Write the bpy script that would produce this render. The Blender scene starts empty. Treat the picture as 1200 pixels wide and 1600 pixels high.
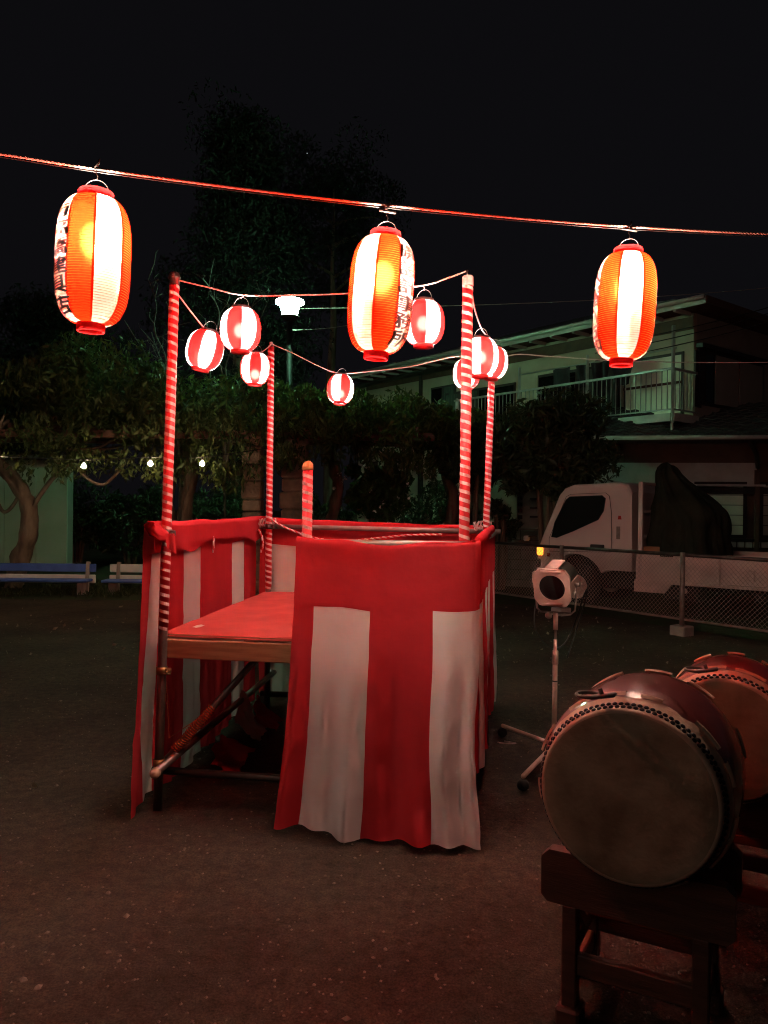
import bpy, bmesh, math, random
import numpy as np
from mathutils import Vector, Matrix, noise

R = math.radians
SC = bpy.context.scene
COL = SC.collection
random.seed(7)
RNG = np.random.default_rng(7)

# ------------------------------------------------------------------ camera
F, EYE = 1202.0, 1.6
CAM = Matrix.Rotation(R(90 - 0.24), 4, 'X') @ Matrix.Rotation(R(0.6), 4, 'Z')
cd = bpy.data.cameras.new('camera'); cam = bpy.data.objects.new('camera', cd); COL.objects.link(cam)
cd.sensor_fit = 'VERTICAL'; cd.sensor_height = 36.0; cd.lens = F / 1600 * 36.0
cd.clip_start = 0.05; cd.clip_end = 2000
cam.matrix_world = Matrix.Translation((0, 0, EYE)) @ CAM
SC.camera = cam
_rt, _up, _fw = CAM.col[0].xyz, CAM.col[1].xyz, -CAM.col[2].xyz

def at(px, py, d):
    """the point at depth d (metres along Y) seen at photo pixel px, py"""
    r = _fw + _rt * ((px - 600) / F) + _up * ((800 - py) / F)
    return Vector((0, 0, EYE)) + r * (d / r.y)

# ------------------------------------------------------------------ night sky, exposure
w = bpy.data.worlds.new('World'); SC.world = w; w.use_nodes = True
nt = w.node_tree; nt.nodes.clear()
out = nt.nodes.new('ShaderNodeOutputWorld'); bg = nt.nodes.new('ShaderNodeBackground')
bg.inputs[0].default_value = (0.84, 0.80, 1.0, 1); bg.inputs[1].default_value = 0.0044
nt.links.new(bg.outputs[0], out.inputs[0])
sd = bpy.data.lights.new('night_glow', 'SUN'); sd.energy = 0.13; sd.angle = R(50); sd.color = (1.0, .79, .66)   # dim glow of the town behind the viewer
so_ = bpy.data.objects.new('night_glow', sd); COL.objects.link(so_)
so_.rotation_euler = Vector((.72, .52, -.50)).to_track_quat('-Z', 'Y').to_euler()
SC.view_settings.view_transform = 'Standard'; SC.view_settings.look = 'None'
SC.view_settings.exposure = 0.0; SC.view_settings.gamma = 1.0
cy = SC.cycles
cy.use_denoising = True; cy.max_bounces = 8; cy.diffuse_bounces = 3; cy.glossy_bounces = 3
cy.transmission_bounces = 6; cy.transparent_max_bounces = 16
cy.sample_clamp_indirect = 3.0; cy.filter_width = 1.1; cy.caustics_refractive = False; cy.caustics_reflective = False
cy.use_light_tree = True

BIG_W, SMALL_W, LAMP_E, BULB_E = 150.0, 38.0, 225.0, 230.0
BIG_C, SMALL_C, LAMP_C, BULB_C = (1.0, .76, .62), (1.0, .80, .72), (.34, 1.0, .57), (1.0, .74, .46)

# ------------------------------------------------------------------ materials
def new_mat(name):
    m = bpy.data.materials.new(name); m.use_nodes = True
    n = m.node_tree; n.nodes.clear()
    o = n.nodes.new('ShaderNodeOutputMaterial')
    return m, n, o

def pm(name, c1, c2=None, scale=6.0, rough=.6, bump=0.0, bscale=None, metal=0.0, spec=.4, coat=0.0, detail=5.0, stretch=(1, 1, 1), thresh=None):
    m, n, o = new_mat(name)
    p = n.nodes.new('ShaderNodeBsdfPrincipled')
    p.inputs['Roughness'].default_value = rough; p.inputs['Metallic'].default_value = metal
    p.inputs['Specular IOR Level'].default_value = spec
    p.inputs['Coat Weight'].default_value = coat; p.inputs['Coat Roughness'].default_value = .09
    p.inputs['Base Color'].default_value = (*c1, 1)
    if c2 or bump:
        tc = n.nodes.new('ShaderNodeTexCoord'); mp = n.nodes.new('ShaderNodeMapping')
        mp.inputs['Scale'].default_value = stretch
        n.links.new(tc.outputs['Object'], mp.inputs[0])
    if c2:
        nz = n.nodes.new('ShaderNodeTexNoise'); nz.inputs['Scale'].default_value = scale; nz.inputs['Detail'].default_value = detail
        n.links.new(mp.outputs[0], nz.inputs[0])
        rp = n.nodes.new('ShaderNodeValToRGB')
        lo, hi = thresh or (.35, .65)
        rp.color_ramp.elements[0].position = lo; rp.color_ramp.elements[0].color = (*c1, 1)
        rp.color_ramp.elements[1].position = hi; rp.color_ramp.elements[1].color = (*c2, 1)
        n.links.new(nz.outputs[0], rp.inputs[0]); n.links.new(rp.outputs[0], p.inputs['Base Color'])
    if bump:
        nb = n.nodes.new('ShaderNodeTexNoise'); nb.inputs['Scale'].default_value = bscale or scale * 4; nb.inputs['Detail'].default_value = 6
        n.links.new(mp.outputs[0], nb.inputs[0])
        b = n.nodes.new('ShaderNodeBump'); b.inputs['Strength'].default_value = bump; b.inputs['Distance'].default_value = .02
        n.links.new(nb.outputs[0], b.inputs['Height']); n.links.new(b.outputs[0], p.inputs['Normal'])
    n.links.new(p.outputs[0], o.inputs[0])
    return m

def cloth(name, c, trans=.30, vary=.82):
    m, n, o = new_mat(name)
    tc = n.nodes.new('ShaderNodeTexCoord')
    nz = n.nodes.new('ShaderNodeTexNoise'); nz.inputs['Scale'].default_value = 3.5; nz.inputs['Detail'].default_value = 6
    n.links.new(tc.outputs['Object'], nz.inputs[0])
    rp = n.nodes.new('ShaderNodeValToRGB'); rp.color_ramp.elements[0].position = .3; rp.color_ramp.elements[1].position = .7
    rp.color_ramp.elements[0].color = (*[x * vary for x in c], 1); rp.color_ramp.elements[1].color = (*c, 1)
    n.links.new(nz.outputs[0], rp.inputs[0])
    nb = n.nodes.new('ShaderNodeTexNoise'); nb.inputs['Scale'].default_value = 22; nb.inputs['Detail'].default_value = 4
    n.links.new(tc.outputs['Object'], nb.inputs[0])
    b = n.nodes.new('ShaderNodeBump'); b.inputs['Strength'].default_value = .25; b.inputs['Distance'].default_value = .012
    n.links.new(nb.outputs[0], b.inputs['Height'])
    d = n.nodes.new('ShaderNodeBsdfDiffuse'); t = n.nodes.new('ShaderNodeBsdfTranslucent')
    for s in (d, t):
        n.links.new(rp.outputs[0], s.inputs['Color']); n.links.new(b.outputs[0], s.inputs['Normal'])
    mx = n.nodes.new('ShaderNodeMixShader'); mx.inputs[0].default_value = trans
    n.links.new(d.outputs[0], mx.inputs[1]); n.links.new(t.outputs[0], mx.inputs[2]); n.links.new(mx.outputs[0], o.inputs[0])
    return m

def paper(name, tr, see, refl, wt, ws, wf=.14):
    """lantern paper: scatters the bulb's light through (wt) and lets part of it pass (ws)"""
    m, n, o = new_mat(name)
    tl = n.nodes.new('ShaderNodeBsdfTranslucent'); tl.inputs[0].default_value = (*tr, 1)
    ts = n.nodes.new('ShaderNodeBsdfTransparent'); ts.inputs[0].default_value = (*see, 1)
    df = n.nodes.new('ShaderNodeBsdfDiffuse'); df.inputs[0].default_value = (*refl, 1)
    a = n.nodes.new('ShaderNodeMixShader'); a.inputs[0].default_value = wt
    n.links.new(df.outputs[0], a.inputs[1]); n.links.new(tl.outputs[0], a.inputs[2])
    b = n.nodes.new('ShaderNodeMixShader'); b.inputs[0].default_value = ws
    n.links.new(a.outputs[0], b.inputs[1]); n.links.new(ts.outputs[0], b.inputs[2])
    rf = n.nodes.new('ShaderNodeBsdfRefraction'); rf.inputs[0].default_value = (*see, 1); rf.inputs['Roughness'].default_value = .55; rf.inputs['IOR'].default_value = 1.35
    c = n.nodes.new('ShaderNodeMixShader'); c.inputs[0].default_value = wf
    n.links.new(b.outputs[0], c.inputs[1]); n.links.new(rf.outputs[0], c.inputs[2])
    n.links.new(c.outputs[0], o.inputs[0])
    return m

def emit(name, c, s):
    m, n, o = new_mat(name)
    e = n.nodes.new('ShaderNodeEmission'); e.inputs[0].default_value = (*c, 1); e.inputs[1].default_value = s
    n.links.new(e.outputs[0], o.inputs[0])
    return m

def leafmat(name, c1, c2, trans=.3, rough=.5):
    m, n, o = new_mat(name)
    g = n.nodes.new('ShaderNodeNewGeometry')
    rp = n.nodes.new('ShaderNodeValToRGB')
    rp.color_ramp.elements[0].color = (*c1, 1); rp.color_ramp.elements[1].color = (*c2, 1)
    n.links.new(g.outputs['Random Per Island'], rp.inputs[0])
    p = n.nodes.new('ShaderNodeBsdfPrincipled'); p.inputs['Roughness'].default_value = rough; p.inputs['Specular IOR Level'].default_value = .35
    t = n.nodes.new('ShaderNodeBsdfTranslucent')
    n.links.new(rp.outputs[0], p.inputs['Base Color']); n.links.new(rp.outputs[0], t.inputs[0])
    mx = n.nodes.new('ShaderNodeMixShader'); mx.inputs[0].default_value = trans
    n.links.new(p.outputs[0], mx.inputs[1]); n.links.new(t.outputs[0], mx.inputs[2]); n.links.new(mx.outputs[0], o.inputs[0])
    return m

M = {
 'ground_old': pm('sandy earth', (.095, .068, .050), (.165, .125, .095), 1.3, .95, .7, 150, spec=.12, detail=12, thresh=(.3, .7)),
 'verge': pm('dark earth verge', (.05, .045, .03), (.04, .06, .025), 2.5, .95, .8, 30, spec=.1),
 'red_cloth': cloth('red cotton', (.66, .045, .055), .36),
 'white_cloth': cloth('white cotton', (.88, .80, .76), .36, .9),
 'deck_red': pm('red deck cover', (.40, .050, .042), (.50, .075, .060), 5, .92, .25, 60, spec=.12),
 'wood': pm('raw timber', (.26, .12, .055), (.36, .19, .09), 4, .7, .2, 30, stretch=(1, 1, 12)),
 'pipe': pm('scaffold pipe', (.22, .19, .17), (.33, .27, .23), 9, .42, .1, 40, metal=.75),
 'dark_metal': pm('dark metal', (.05, .045, .04), (.09, .07, .06), 12, .45, .1, 50, metal=.7),
 'brass': pm('yellow zinc clamp', (.42, .27, .10), (.28, .18, .08), 30, .35, .1, 60, metal=.9),
 'pole_red': pm('red wrapping', (.62, .018, .028), (.55, .03, .035), 8, .45, .05, 40, spec=.5),
 'pole_white': pm('white wrapping', (.70, .52, .48), (.62, .45, .42), 8, .45, .05, 40, spec=.5),
 'cap_yellow': pm('yellow pole cap', (.62, .40, .14), (.5, .32, .12), 20, .5),
 'cap_beige': pm('beige pipe end cap', (.55, .38, .24), (.45, .3, .2), 30, .6),
 'cord': pm('pink white cord', (.55, .42, .38), (.45, .3, .28), 40, .7),
 'twine': pm('orange twine', (.55, .13, .04), (.30, .05, .03), 60, .8),
 'rope': pm('red braided rope', (.60, .30, .23), (.48, .20, .15), 40, .7, .2, 90),
 'black_cable': pm('black cable', (.015, .014, .013), None, rough=.5),
 'lan_white': paper('white lantern paper', (.95, .64, .52), (1, .96, .92), (.4, .32, .28), .28, .68, .09),
 'lan_red': paper('red lantern paper', (.92, .026, .003), (1, .034, .006), (.4, .02, .01), .34, .68, .11),
 'sl_white': paper('white lantern vinyl', (.95, .84, .82), (1, .96, .94), (.4, .36, .35), .33, .58, .09),
 'sl_red': paper('crimson lantern vinyl', (.66, .012, .011), (1, .020, .017), (.35, .01, .012), .34, .58, .14),
 'hoop': pm('bamboo hoop', (.30, .05, .02), None, rough=.7),
 'lan_cap': pm('red lantern ring', (.60, .02, .02), (.5, .02, .02), 20, .45, spec=.5),
 'cap_paper': paper('red lantern ring', (.75, .02, .02), (.5, .01, .01), (.55, .02, .02), .35, .03, .0),
 'lan_black': pm('black lantern ring', (.03, .015, .015), None, rough=.4),
 'ink': pm('black ink', (.012, .008, .010), None, rough=.7),
 'wire': pm('steel wire', (.25, .22, .2), None, rough=.4, metal=.8),
 'lacquer': pm('red brown lacquer', (.17, .020, .012), (.09, .012, .008), 3, .34, .03, 30, spec=1.0, coat=1.0, stretch=(1, .3, 1)),
 'skin': pm('aged drum hide', (.38, .27, .18), (.19, .125, .078), 7, .75, .15, 50, spec=.2, detail=12, thresh=(.36, .66)),
 'skin_rim': pm('pale hide rim', (.50, .33, .23), (.40, .25, .17), 12, .65, .2, 40),
 'tack': pm('black iron tack', (.018, .014, .016), None, rough=.35, metal=.6),
 'dark_wood': pm('dark stained timber', (.12, .045, .026), (.07, .026, .016), 4, .55, .15, 30, stretch=(1, 1, 8)),
 'orange_wood': pm('worn orange timber', (.24, .085, .03), (.16, .055, .022), 5, .6, .15, 30),
 'lamp_cream': pm('cream enamel', (.62, .42, .34), (.5, .33, .27), 14, .5, .1, 40),
 'lamp_dark': pm('dark green enamel', (.03, .035, .028), (.045, .045, .035), 10, .35),
 'lens': pm('dark lens', (.008, .006, .006), None, rough=.08, spec=.6),
 'galv': pm('galvanised steel', (.26, .21, .18), (.18, .14, .12), 14, .55, .05, 40, metal=.3),
 'fence_wire': pm('fence wire', (.42, .35, .30), None, rough=.5, metal=.1),
 'truck_white': pm('white truck paint', (.66, .54, .49), (.58, .47, .43), 1.5, .35, spec=.5, coat=.3),
 'truck_grey': pm('truck bed steel', (.76, .60, .53), (.60, .46, .40), 3, .5, .05, 30),
 'rubber': pm('tyre rubber', (.018, .017, .016), None, rough=.8),
 'glass': pm('dark glass', (.010, .014, .012), None, rough=.05, spec=.7),
 'black': pm('black plastic', (.012, .011, .010), None, rough=.5),
 'tarp': pm('dark green tarpaulin', (.030, .034, .022), (.018, .022, .015), 3, .9, .5, 14, spec=.08),
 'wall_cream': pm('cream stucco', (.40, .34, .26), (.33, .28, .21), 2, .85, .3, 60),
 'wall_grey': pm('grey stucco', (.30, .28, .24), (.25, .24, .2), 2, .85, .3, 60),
 'wall_brown': pm('brown boards', (.10, .055, .035), (.075, .04, .028), 4, .7, .1, 20),
 'frame_dark': pm('dark bronze frame', (.018, .014, .012), (.03, .022, .018), 8, .5),
 'trim_white': pm('white painted metal', (.50, .52, .47), (.42, .44, .4), 5, .5),
 'rail': pm('grey aluminium rail', (.34, .35, .33), (.28, .29, .27), 8, .45, metal=.3),
 'shutter': pm('pale shutter panel', (.78, .82, .66), (.72, .76, .60), 2, .6, .05, 20),
 'tile': pm('dark roof tile', (.040, .045, .042), (.028, .03, .03), 6, .5, .15, 30),
 'curtain_glass': pm('curtained window glass', (.06, .075, .07), (.10, .12, .10), 3, .15, spec=.6, stretch=(6, 6, 1)),
 'dark_cloth': pm('dark laundry cloth', (.015, .014, .018), (.025, .022, .025), 6, .9),
 'shed': pm('pale shed panel', (.42, .44, .34), (.34, .38, .27), 1.2, .8, .1, 20),
 'stone': pm('rough stone', (.24, .17, .12), (.15, .11, .08), 6, .9, .7, 18),
 'block': pm('concrete block', (.19, .19, .16), (.13, .14, .11), 5, .9, .5, 30),
 'bark': pm('twisted bark', (.20, .145, .10), (.10, .072, .05), 7, .9, .9, 20, stretch=(1, 1, .35)),
 'bare': pm('bare pale branch', (.10, .10, .08), (.06, .06, .05), 9, .8, .3, 30),
 'bench_blue': pm('blue bench paint', (.075, .15, .48), (.06, .12, .40), 6, .55, .1, 30),
 'bench_white': pm('white bench paint', (.74, .74, .70), (.64, .64, .60), 6, .55, .1, 30),
 'concrete': pm('concrete leg', (.34, .30, .26), (.28, .25, .21), 8, .9, .3, 40),
 'wisteria': leafmat('wisteria leaf', (.030, .060, .014), (.085, .105, .026), .35),
 'evergreen': leafmat('evergreen leaf', (.018, .034, .012), (.035, .055, .018), .12, .45),
 'bushleaf': leafmat('glossy bush leaf', (.022, .038, .012), (.050, .060, .022), .15, .4),
 'conifer': leafmat('dark conifer spray', (.005, .008, .005), (.010, .015, .007), .1, .8),
 'hydrangea': leafmat('hydrangea leaf', (.025, .07, .016), (.05, .12, .03), .25),
 'grass': leafmat('verge grass', (.035, .06, .018), (.07, .09, .03), .25),
 'petal': pm('white blossom', (.6, .62, .55), None, rough=.8),
 'pebble': pm('pebble', (.24, .19, .15), (.13, .10, .08), 40, .9),
 'litter': pm('dry leaf litter', (.30, .24, .18), (.2, .15, .1), 30, .9),
 'lamp_glass': emit('lit green white lamp glass', LAMP_C, LAMP_E),
 'bulb': emit('lit warm bulb', BULB_C, BULB_E),
 'amber': emit('lit amber lens', (1.0, .30, .03), 3.0),
 'red_lens': pm('red reflector', (.45, .04, .03), None, rough=.2),
 'star': emit('star', (.8, .85, 1.0), 1.5),
}

def ground_mat():
    m, n, o = new_mat('sandy trodden earth')
    tc = n.nodes.new('ShaderNodeTexCoord'); p = n.nodes.new('ShaderNodeBsdfPrincipled')
    p.inputs['Roughness'].default_value = .95; p.inputs['Specular IOR Level'].default_value = .12
    def nz(scale, detail, rough):
        q = n.nodes.new('ShaderNodeTexNoise'); q.inputs['Scale'].default_value = scale; q.inputs['Detail'].default_value = detail; q.inputs['Roughness'].default_value = rough
        n.links.new(tc.outputs['Object'], q.inputs[0]); return q
    a, b, c = nz(.8, 8, .6), nz(16, 8, .75), nz(120, 4, .7)
    def ramp(src, lo, hi, c0, c1):
        r = n.nodes.new('ShaderNodeValToRGB'); r.color_ramp.elements[0].position = lo; r.color_ramp.elements[1].position = hi
        r.color_ramp.elements[0].color = (*c0, 1); r.color_ramp.elements[1].color = (*c1, 1); n.links.new(src.outputs[0], r.inputs[0]); return r
    ra = ramp(a, .35, .65, (.048, .036, .027), (.094, .072, .054)); rb = ramp(b, .3, .7, (.45, .45, .45), (1.35, 1.3, 1.25)); rc = ramp(c, .35, .65, (.5, .5, .5), (1.35, 1.35, 1.3))
    def mul(x, y):
        q = n.nodes.new('ShaderNodeMix'); q.data_type = 'RGBA'; q.blend_type = 'MULTIPLY'; q.inputs[0].default_value = 1.0
        n.links.new(x, q.inputs[6]); n.links.new(y, q.inputs[7]); return q.outputs[2]
    n.links.new(mul(mul(ra.outputs[0], rb.outputs[0]), rc.outputs[0]), p.inputs['Base Color'])
    bu = n.nodes.new('ShaderNodeBump'); bu.inputs['Strength'].default_value = .8; bu.inputs['Distance'].default_value = .02
    bv = n.nodes.new('ShaderNodeBump'); bv.inputs['Strength'].default_value = .6; bv.inputs['Distance'].default_value = .006
    n.links.new(b.outputs[0], bu.inputs['Height']); n.links.new(c.outputs[0], bv.inputs['Height']); n.links.new(bu.outputs[0], bv.inputs['Normal']); n.links.new(bv.outputs[0], p.inputs['Normal'])
    n.links.new(p.outputs[0], o.inputs[0]); return m
M['ground'] = ground_mat()

# ------------------------------------------------------------------ mesh and object helpers
class MB:
    def __init__(self): self.v, self.f = [], []
    def add(self, vs, fs):
        k = len(self.v); self.v += [tuple(p) for p in vs]; self.f += [tuple(i + k for i in q) for q in fs]; return self
    def box(self, c, s, rot=None, bev=0.0):
        x, y, z = (a / 2 for a in s); c = Vector(c)
        if bev > 0:
            b = min(bev, x * .9, y * .9, z * .9)
            ps = []
            for sx in (-1, 1):
                for sy in (-1, 1):
                    for sz in (-1, 1):
                        ps += [(sx * x, sy * (y - b), sz * (z - b)), (sx * (x - b), sy * y, sz * (z - b)), (sx * (x - b), sy * (y - b), sz * z)]
            bm = bmesh.new()
            for p in ps: bm.verts.new(p)
            bmesh.ops.convex_hull(bm, input=bm.verts); bm.verts.index_update()
            vs = [Vector(q.co) for q in bm.verts]; fs = [[q.index for q in f.verts] for f in bm.faces]; bm.free()
        else:
            vs = [Vector((i, j, k)) for k in (-z, z) for j in (-y, y) for i in (-x, x)]
            fs = [(0, 2, 3, 1), (4, 5, 7, 6), (0, 1, 5, 4), (2, 6, 7, 3), (0, 4, 6, 2), (1, 3, 7, 5)]
        if rot is not None: vs = [rot @ p for p in vs]
        return self.add([c + p for p in vs], fs)
    def bar(self, p, q, wd, ht, up=(0, 0, 1), bev=.004):
        p, q = Vector(p), Vector(q); d = q - p; L = d.length; x = d / L
        y = Vector(up).cross(x)
        y = y.normalized() if y.length > 1e-5 else Vector((0, 1, 0)); z = x.cross(y)
        rot = Matrix((x, y, z)).transposed()
        return self.box((p + q) / 2, (L, wd, ht), rot, bev)
    def tube(self, pts, r, n=8, caps=True):
        pts = [Vector(p) for p in pts]; k = len(self.v); m = len(pts)
        rs = r if isinstance(r, (list, tuple)) else [r] * m
        t0 = (pts[1] - pts[0]).normalized()
        u = t0.cross(Vector((0, 0, 1)))
        u = u.normalized() if u.length > 1e-3 else Vector((1, 0, 0))
        for i, p in enumerate(pts):
            t = (pts[min(i + 1, m - 1)] - pts[max(i - 1, 0)])
            t = t.normalized() if t.length > 1e-9 else t0
            u = (u - t * u.dot(t))
            u = u.normalized() if u.length > 1e-6 else t.orthogonal().normalized()
            v = t.cross(u)
            for j in range(n):
                a = 2 * math.pi * j / n
                self.v.append(tuple(p + (u * math.cos(a) + v * math.sin(a)) * rs[i]))
        for i in range(m - 1):
            for j in range(n):
                a, b = k + i * n + j, k + i * n + (j + 1) % n
                self.f.append((a, b, b + n, a + n))
        if caps:
            self.f.append(tuple(k + j for j in reversed(range(n)))); self.f.append(tuple(k + (m - 1) * n + j for j in range(n)))
        return self
    def lathe(self, prof, n=32, axis='Z', c=(0, 0, 0), a0=0.0, a1=None, caps=False):
        k = len(self.v); full = a1 is None
        cols = n if full else n + 1; a1 = a0 + 2 * math.pi if full else a1
        for (r, h) in prof:
            for j in range(cols):
                a = a0 + (a1 - a0) * j / n
                x, y = r * math.cos(a), r * math.sin(a)
                p = (x, y, h) if axis == 'Z' else (x, h, -y)
                self.v.append((p[0] + c[0], p[1] + c[1], p[2] + c[2]))
        for i in range(len(prof) - 1):
            for j in range(n):
                a = k + i * cols + j; b = k + i * cols + (j + 1) % cols
                self.f.append((a, b, b + cols, a + cols))
        if caps:
            self.f.append(tuple(k + j for j in reversed(range(cols)))); self.f.append(tuple(k + (len(prof) - 1) * cols + j for j in range(cols)))
        return self
    def prism(self, poly, dirv):
        """closed polygon (3-D points) swept along dirv"""
        n = len(poly); k = len(self.v); d = Vector(dirv)
        self.v += [tuple(Vector(p)) for p in poly] + [tuple(Vector(p) + d) for p in poly]
        self.f.append(tuple(k + i for i in range(n))); self.f.append(tuple(k + n + i for i in reversed(range(n))))
        for i in range(n):
            j = (i + 1) % n
            self.f.append((k + j, k + i, k + n + i, k + n + j))
        return self
    def grid(self, fn, us, vs):
        k = len(self.v); nu = len(us)
        for v in vs:
            for u in us: self.v.append(tuple(fn(u, v)))
        for i in range(len(vs) - 1):
            for j in range(nu - 1):
                a = k + i * nu + j; self.f.append((a, a + 1, a + 1 + nu, a + nu))
        return self
    def mesh(self, name, mat, smooth=False, fix=True):
        me = bpy.data.meshes.new(name); me.from_pydata(self.v, [], self.f); me.update()
        if fix:
            bm = bmesh.new(); bm.from_mesh(me); bmesh.ops.recalc_face_normals(bm, faces=bm.faces); bm.to_mesh(me); bm.free()
        if smooth:
            me.shade_smooth() if hasattr(me, 'shade_smooth') else None
        me.materials.append(M[mat])
        return me
    def build(self, name, mat, parent=None, smooth=False, world=False, fix=True):
        if world and parent is not None:
            r = parent
            while r.parent: r = r.parent
            L = r.location; self.v = [(x - L.x, y - L.y, z - L.z) for x, y, z in self.v]
        return link(name, self.mesh(name, mat, smooth, fix), parent)

def link(name, data, parent=None, loc=None, rot=None):
    o = bpy.data.objects.new(name, data); COL.objects.link(o)
    if parent is not None: o.parent = parent
    if loc is not None: o.location = loc
    if rot is not None: o.rotation_euler = rot
    return o

def tag(o, label, cat, group=None, kind=None):
    o['label'] = label; o['category'] = cat
    if group: o['group'] = group
    if kind: o['kind'] = kind
    return o

def thing(name, label, cat, loc=(0, 0, 0), rotz=0.0, group=None):
    o = link(name, None, None, loc, (0, 0, rotz)); o.empty_display_size = .1
    return tag(o, label, cat, group)

def struct(o, label=None):
    o['kind'] = 'structure'
    if label: o['label'] = label
    return o

def lerp(a, b, t): return Vector(a) * (1 - t) + Vector(b) * t
def sm(x, a=0.0, b=1.0):
    x = min(1, max(0, (x - a) / (b - a))); return x * x * (3 - 2 * x)
def frange(a, b, step):
    n = max(1, int(math.ceil((b - a) / step))); return [a + (b - a) * i / n for i in range(n + 1)]
def sag(p, q, s, n=16):
    p, q = Vector(p), Vector(q)
    return [lerp(p, q, i / n) - Vector((0, 0, s * 4 * (i / n) * (1 - i / n))) for i in range(n + 1)]
def NZ(x, y, z=0.0): return noise.noise(Vector((x, y, z)))

# ------------------------------------------------------------------ ground
def gz(x, y):
    return .012 * NZ(x * .6, y * .6, 3.1) + .007 * NZ(x * 2.3, y * 2.3, 1.7) + .006 * NZ(x * 5.5, y * 5.5, 4.4)
g = MB()
xs = [-200, -60, -25] + frange(-12, 12, .11) + [25, 60, 200]
ys = [-60, -15] + frange(-3, 18, .11) + [30, 80, 400]
g.grid(lambda x, y: (x, y, gz(x, y) if abs(x) < 12 and -3 < y < 18 else 0), xs, ys)
struct(g.build('ground', 'ground', smooth=True, fix=False), 'dark sandy earth of the festival ground')
g = MB()
vx = frange(-13, 2.2, .3)
def vfront(x): return 13.0 + .18 * NZ(x * .7, 4.2) + .02 * x
g.grid(lambda x, t: (x, vfront(x) + t * 9, .014 + .05 * sm(t, 0, .08) + .02 * NZ(x * 1.3, t * 9, 8)), vx, [0, .01, .02, .04, .08, .15, .3, .6, 1])
struct(g.build('verge_ground', 'verge', smooth=True, fix=False), 'dark planted verge behind the benches')
g = MB()
g.grid(lambda x, t: (x, 13.35 - (x - 2) * 1.42 + t * 8, .014 + .04 * sm(t, 0, .1) + .01 * NZ(x, t * 8, 2)), frange(1.6, 9, .4), [0, .03, .08, .2, .5, 1])
struct(g.build('lane_ground', 'verge', smooth=True, fix=False), 'dark lane behind the wire fence')

# ------------------------------------------------------------------ lanterns
CAMXY = Vector((0, 0, 0))
def prof_big(u):
    e = .062 if u < .5 else .052
    return e + (.140 - e) * max(0, 1 - abs(2 * u - 1) ** 3.6) ** .52
NH = 50
def big_sector(mat, name):
    b = MB(); H = .50
    us = [i / (NH * 2) for i in range(NH * 2 + 1)]
    def fn(a, u):
        r = prof_big(u) + .0022 * abs(math.sin(math.pi * NH * u))
        return (r * math.cos(a), r * math.sin(a), .25 - H * u)
    b.grid(fn, [-math.pi / 8 + math.pi / 4 * i / 8 for i in range(9)], us)
    return b.mesh(name, mat, True, False)
big_red, big_white = big_sector('lan_red', 'paper_panel'), big_sector('lan_white', 'paper_panel')
hb = MB()
for k in range(1, NH):
    u = k / NH; r = prof_big(u) + .0006; z = .25 - .5 * u; rr = .0013
    hb.lathe([(r - rr, z), (r + rr, z + rr * .6), (r + rr, z - rr * .6), (r - rr, z)], 40)
big_hoops = hb.mesh('hoops', 'hoop', False, False)
big_seam = MB().grid(lambda a, u: ((prof_big(u) + .0030) * math.cos(a), (prof_big(u) + .0030) * math.sin(a), .25 - .5 * u), [-.030, 0, .030], [i / 60 for i in range(61)]).mesh('seam', 'lan_red', True, False)
big_top = MB().lathe([(.058, .246), (.067, .247), (.068, .25), (.068, .275), (.066, .279), (.055, .280)], 32).mesh('top_ring', 'cap_paper', True)
big_bot = MB().lathe([(.048, -.246), (.054, -.247), (.055, -.25), (.055, -.276), (.053, -.281), (.045, -.281)], 32).mesh('bottom_ring', 'cap_paper', True)

def glyphs(text, bold):
    c = bpy.data.curves.new('glyph', 'FONT'); c.offset = bold
    o = bpy.data.objects.new('glyph', c); COL.objects.link(o)
    res = []
    for ch in text:
        c.body = ch; bpy.context.view_layer.update()
        dg = bpy.context.evaluated_depsgraph_get()
        me = bpy.data.meshes.new_from_object(o.evaluated_get(dg))
        bm = bmesh.new(); bm.from_mesh(me); bpy.data.meshes.remove(me)
        if bm.verts:
            x0, x1 = min(v.co.x for v in bm.verts), max(v.co.x for v in bm.verts)
            y0, y1 = min(v.co.y for v in bm.verts), max(v.co.y for v in bm.verts)
            for v in bm.verts:
                x = (v.co.x - x0) / (x1 - x0) - .5; y = (v.co.y - y0) / (y1 - y0) - .5
                v.co = (x + .03 * math.sin(7 * y + ord(ch)), y + .10 * x + .02 * math.sin(9 * x), 0)
            for i in range(1, 12):
                bmesh.ops.bisect_plane(bm, geom=bm.verts[:] + bm.edges[:] + bm.faces[:], plane_co=(-.5 + i / 12, 0, 0), plane_no=(1, 0, 0))
            for i in range(1, 8):
                bmesh.ops.bisect_plane(bm, geom=bm.verts[:] + bm.edges[:] + bm.faces[:], plane_co=(0, -.5 + i / 8, 0), plane_no=(0, 1, 0))
            bm.verts.index_update()
            res.append(([tuple(v.co) for v in bm.verts], [[v.index for v in f.verts] for f in bm.faces]))
        bm.free()
    bpy.data.objects.remove(o); bpy.data.curves.remove(c)
    return res

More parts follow.
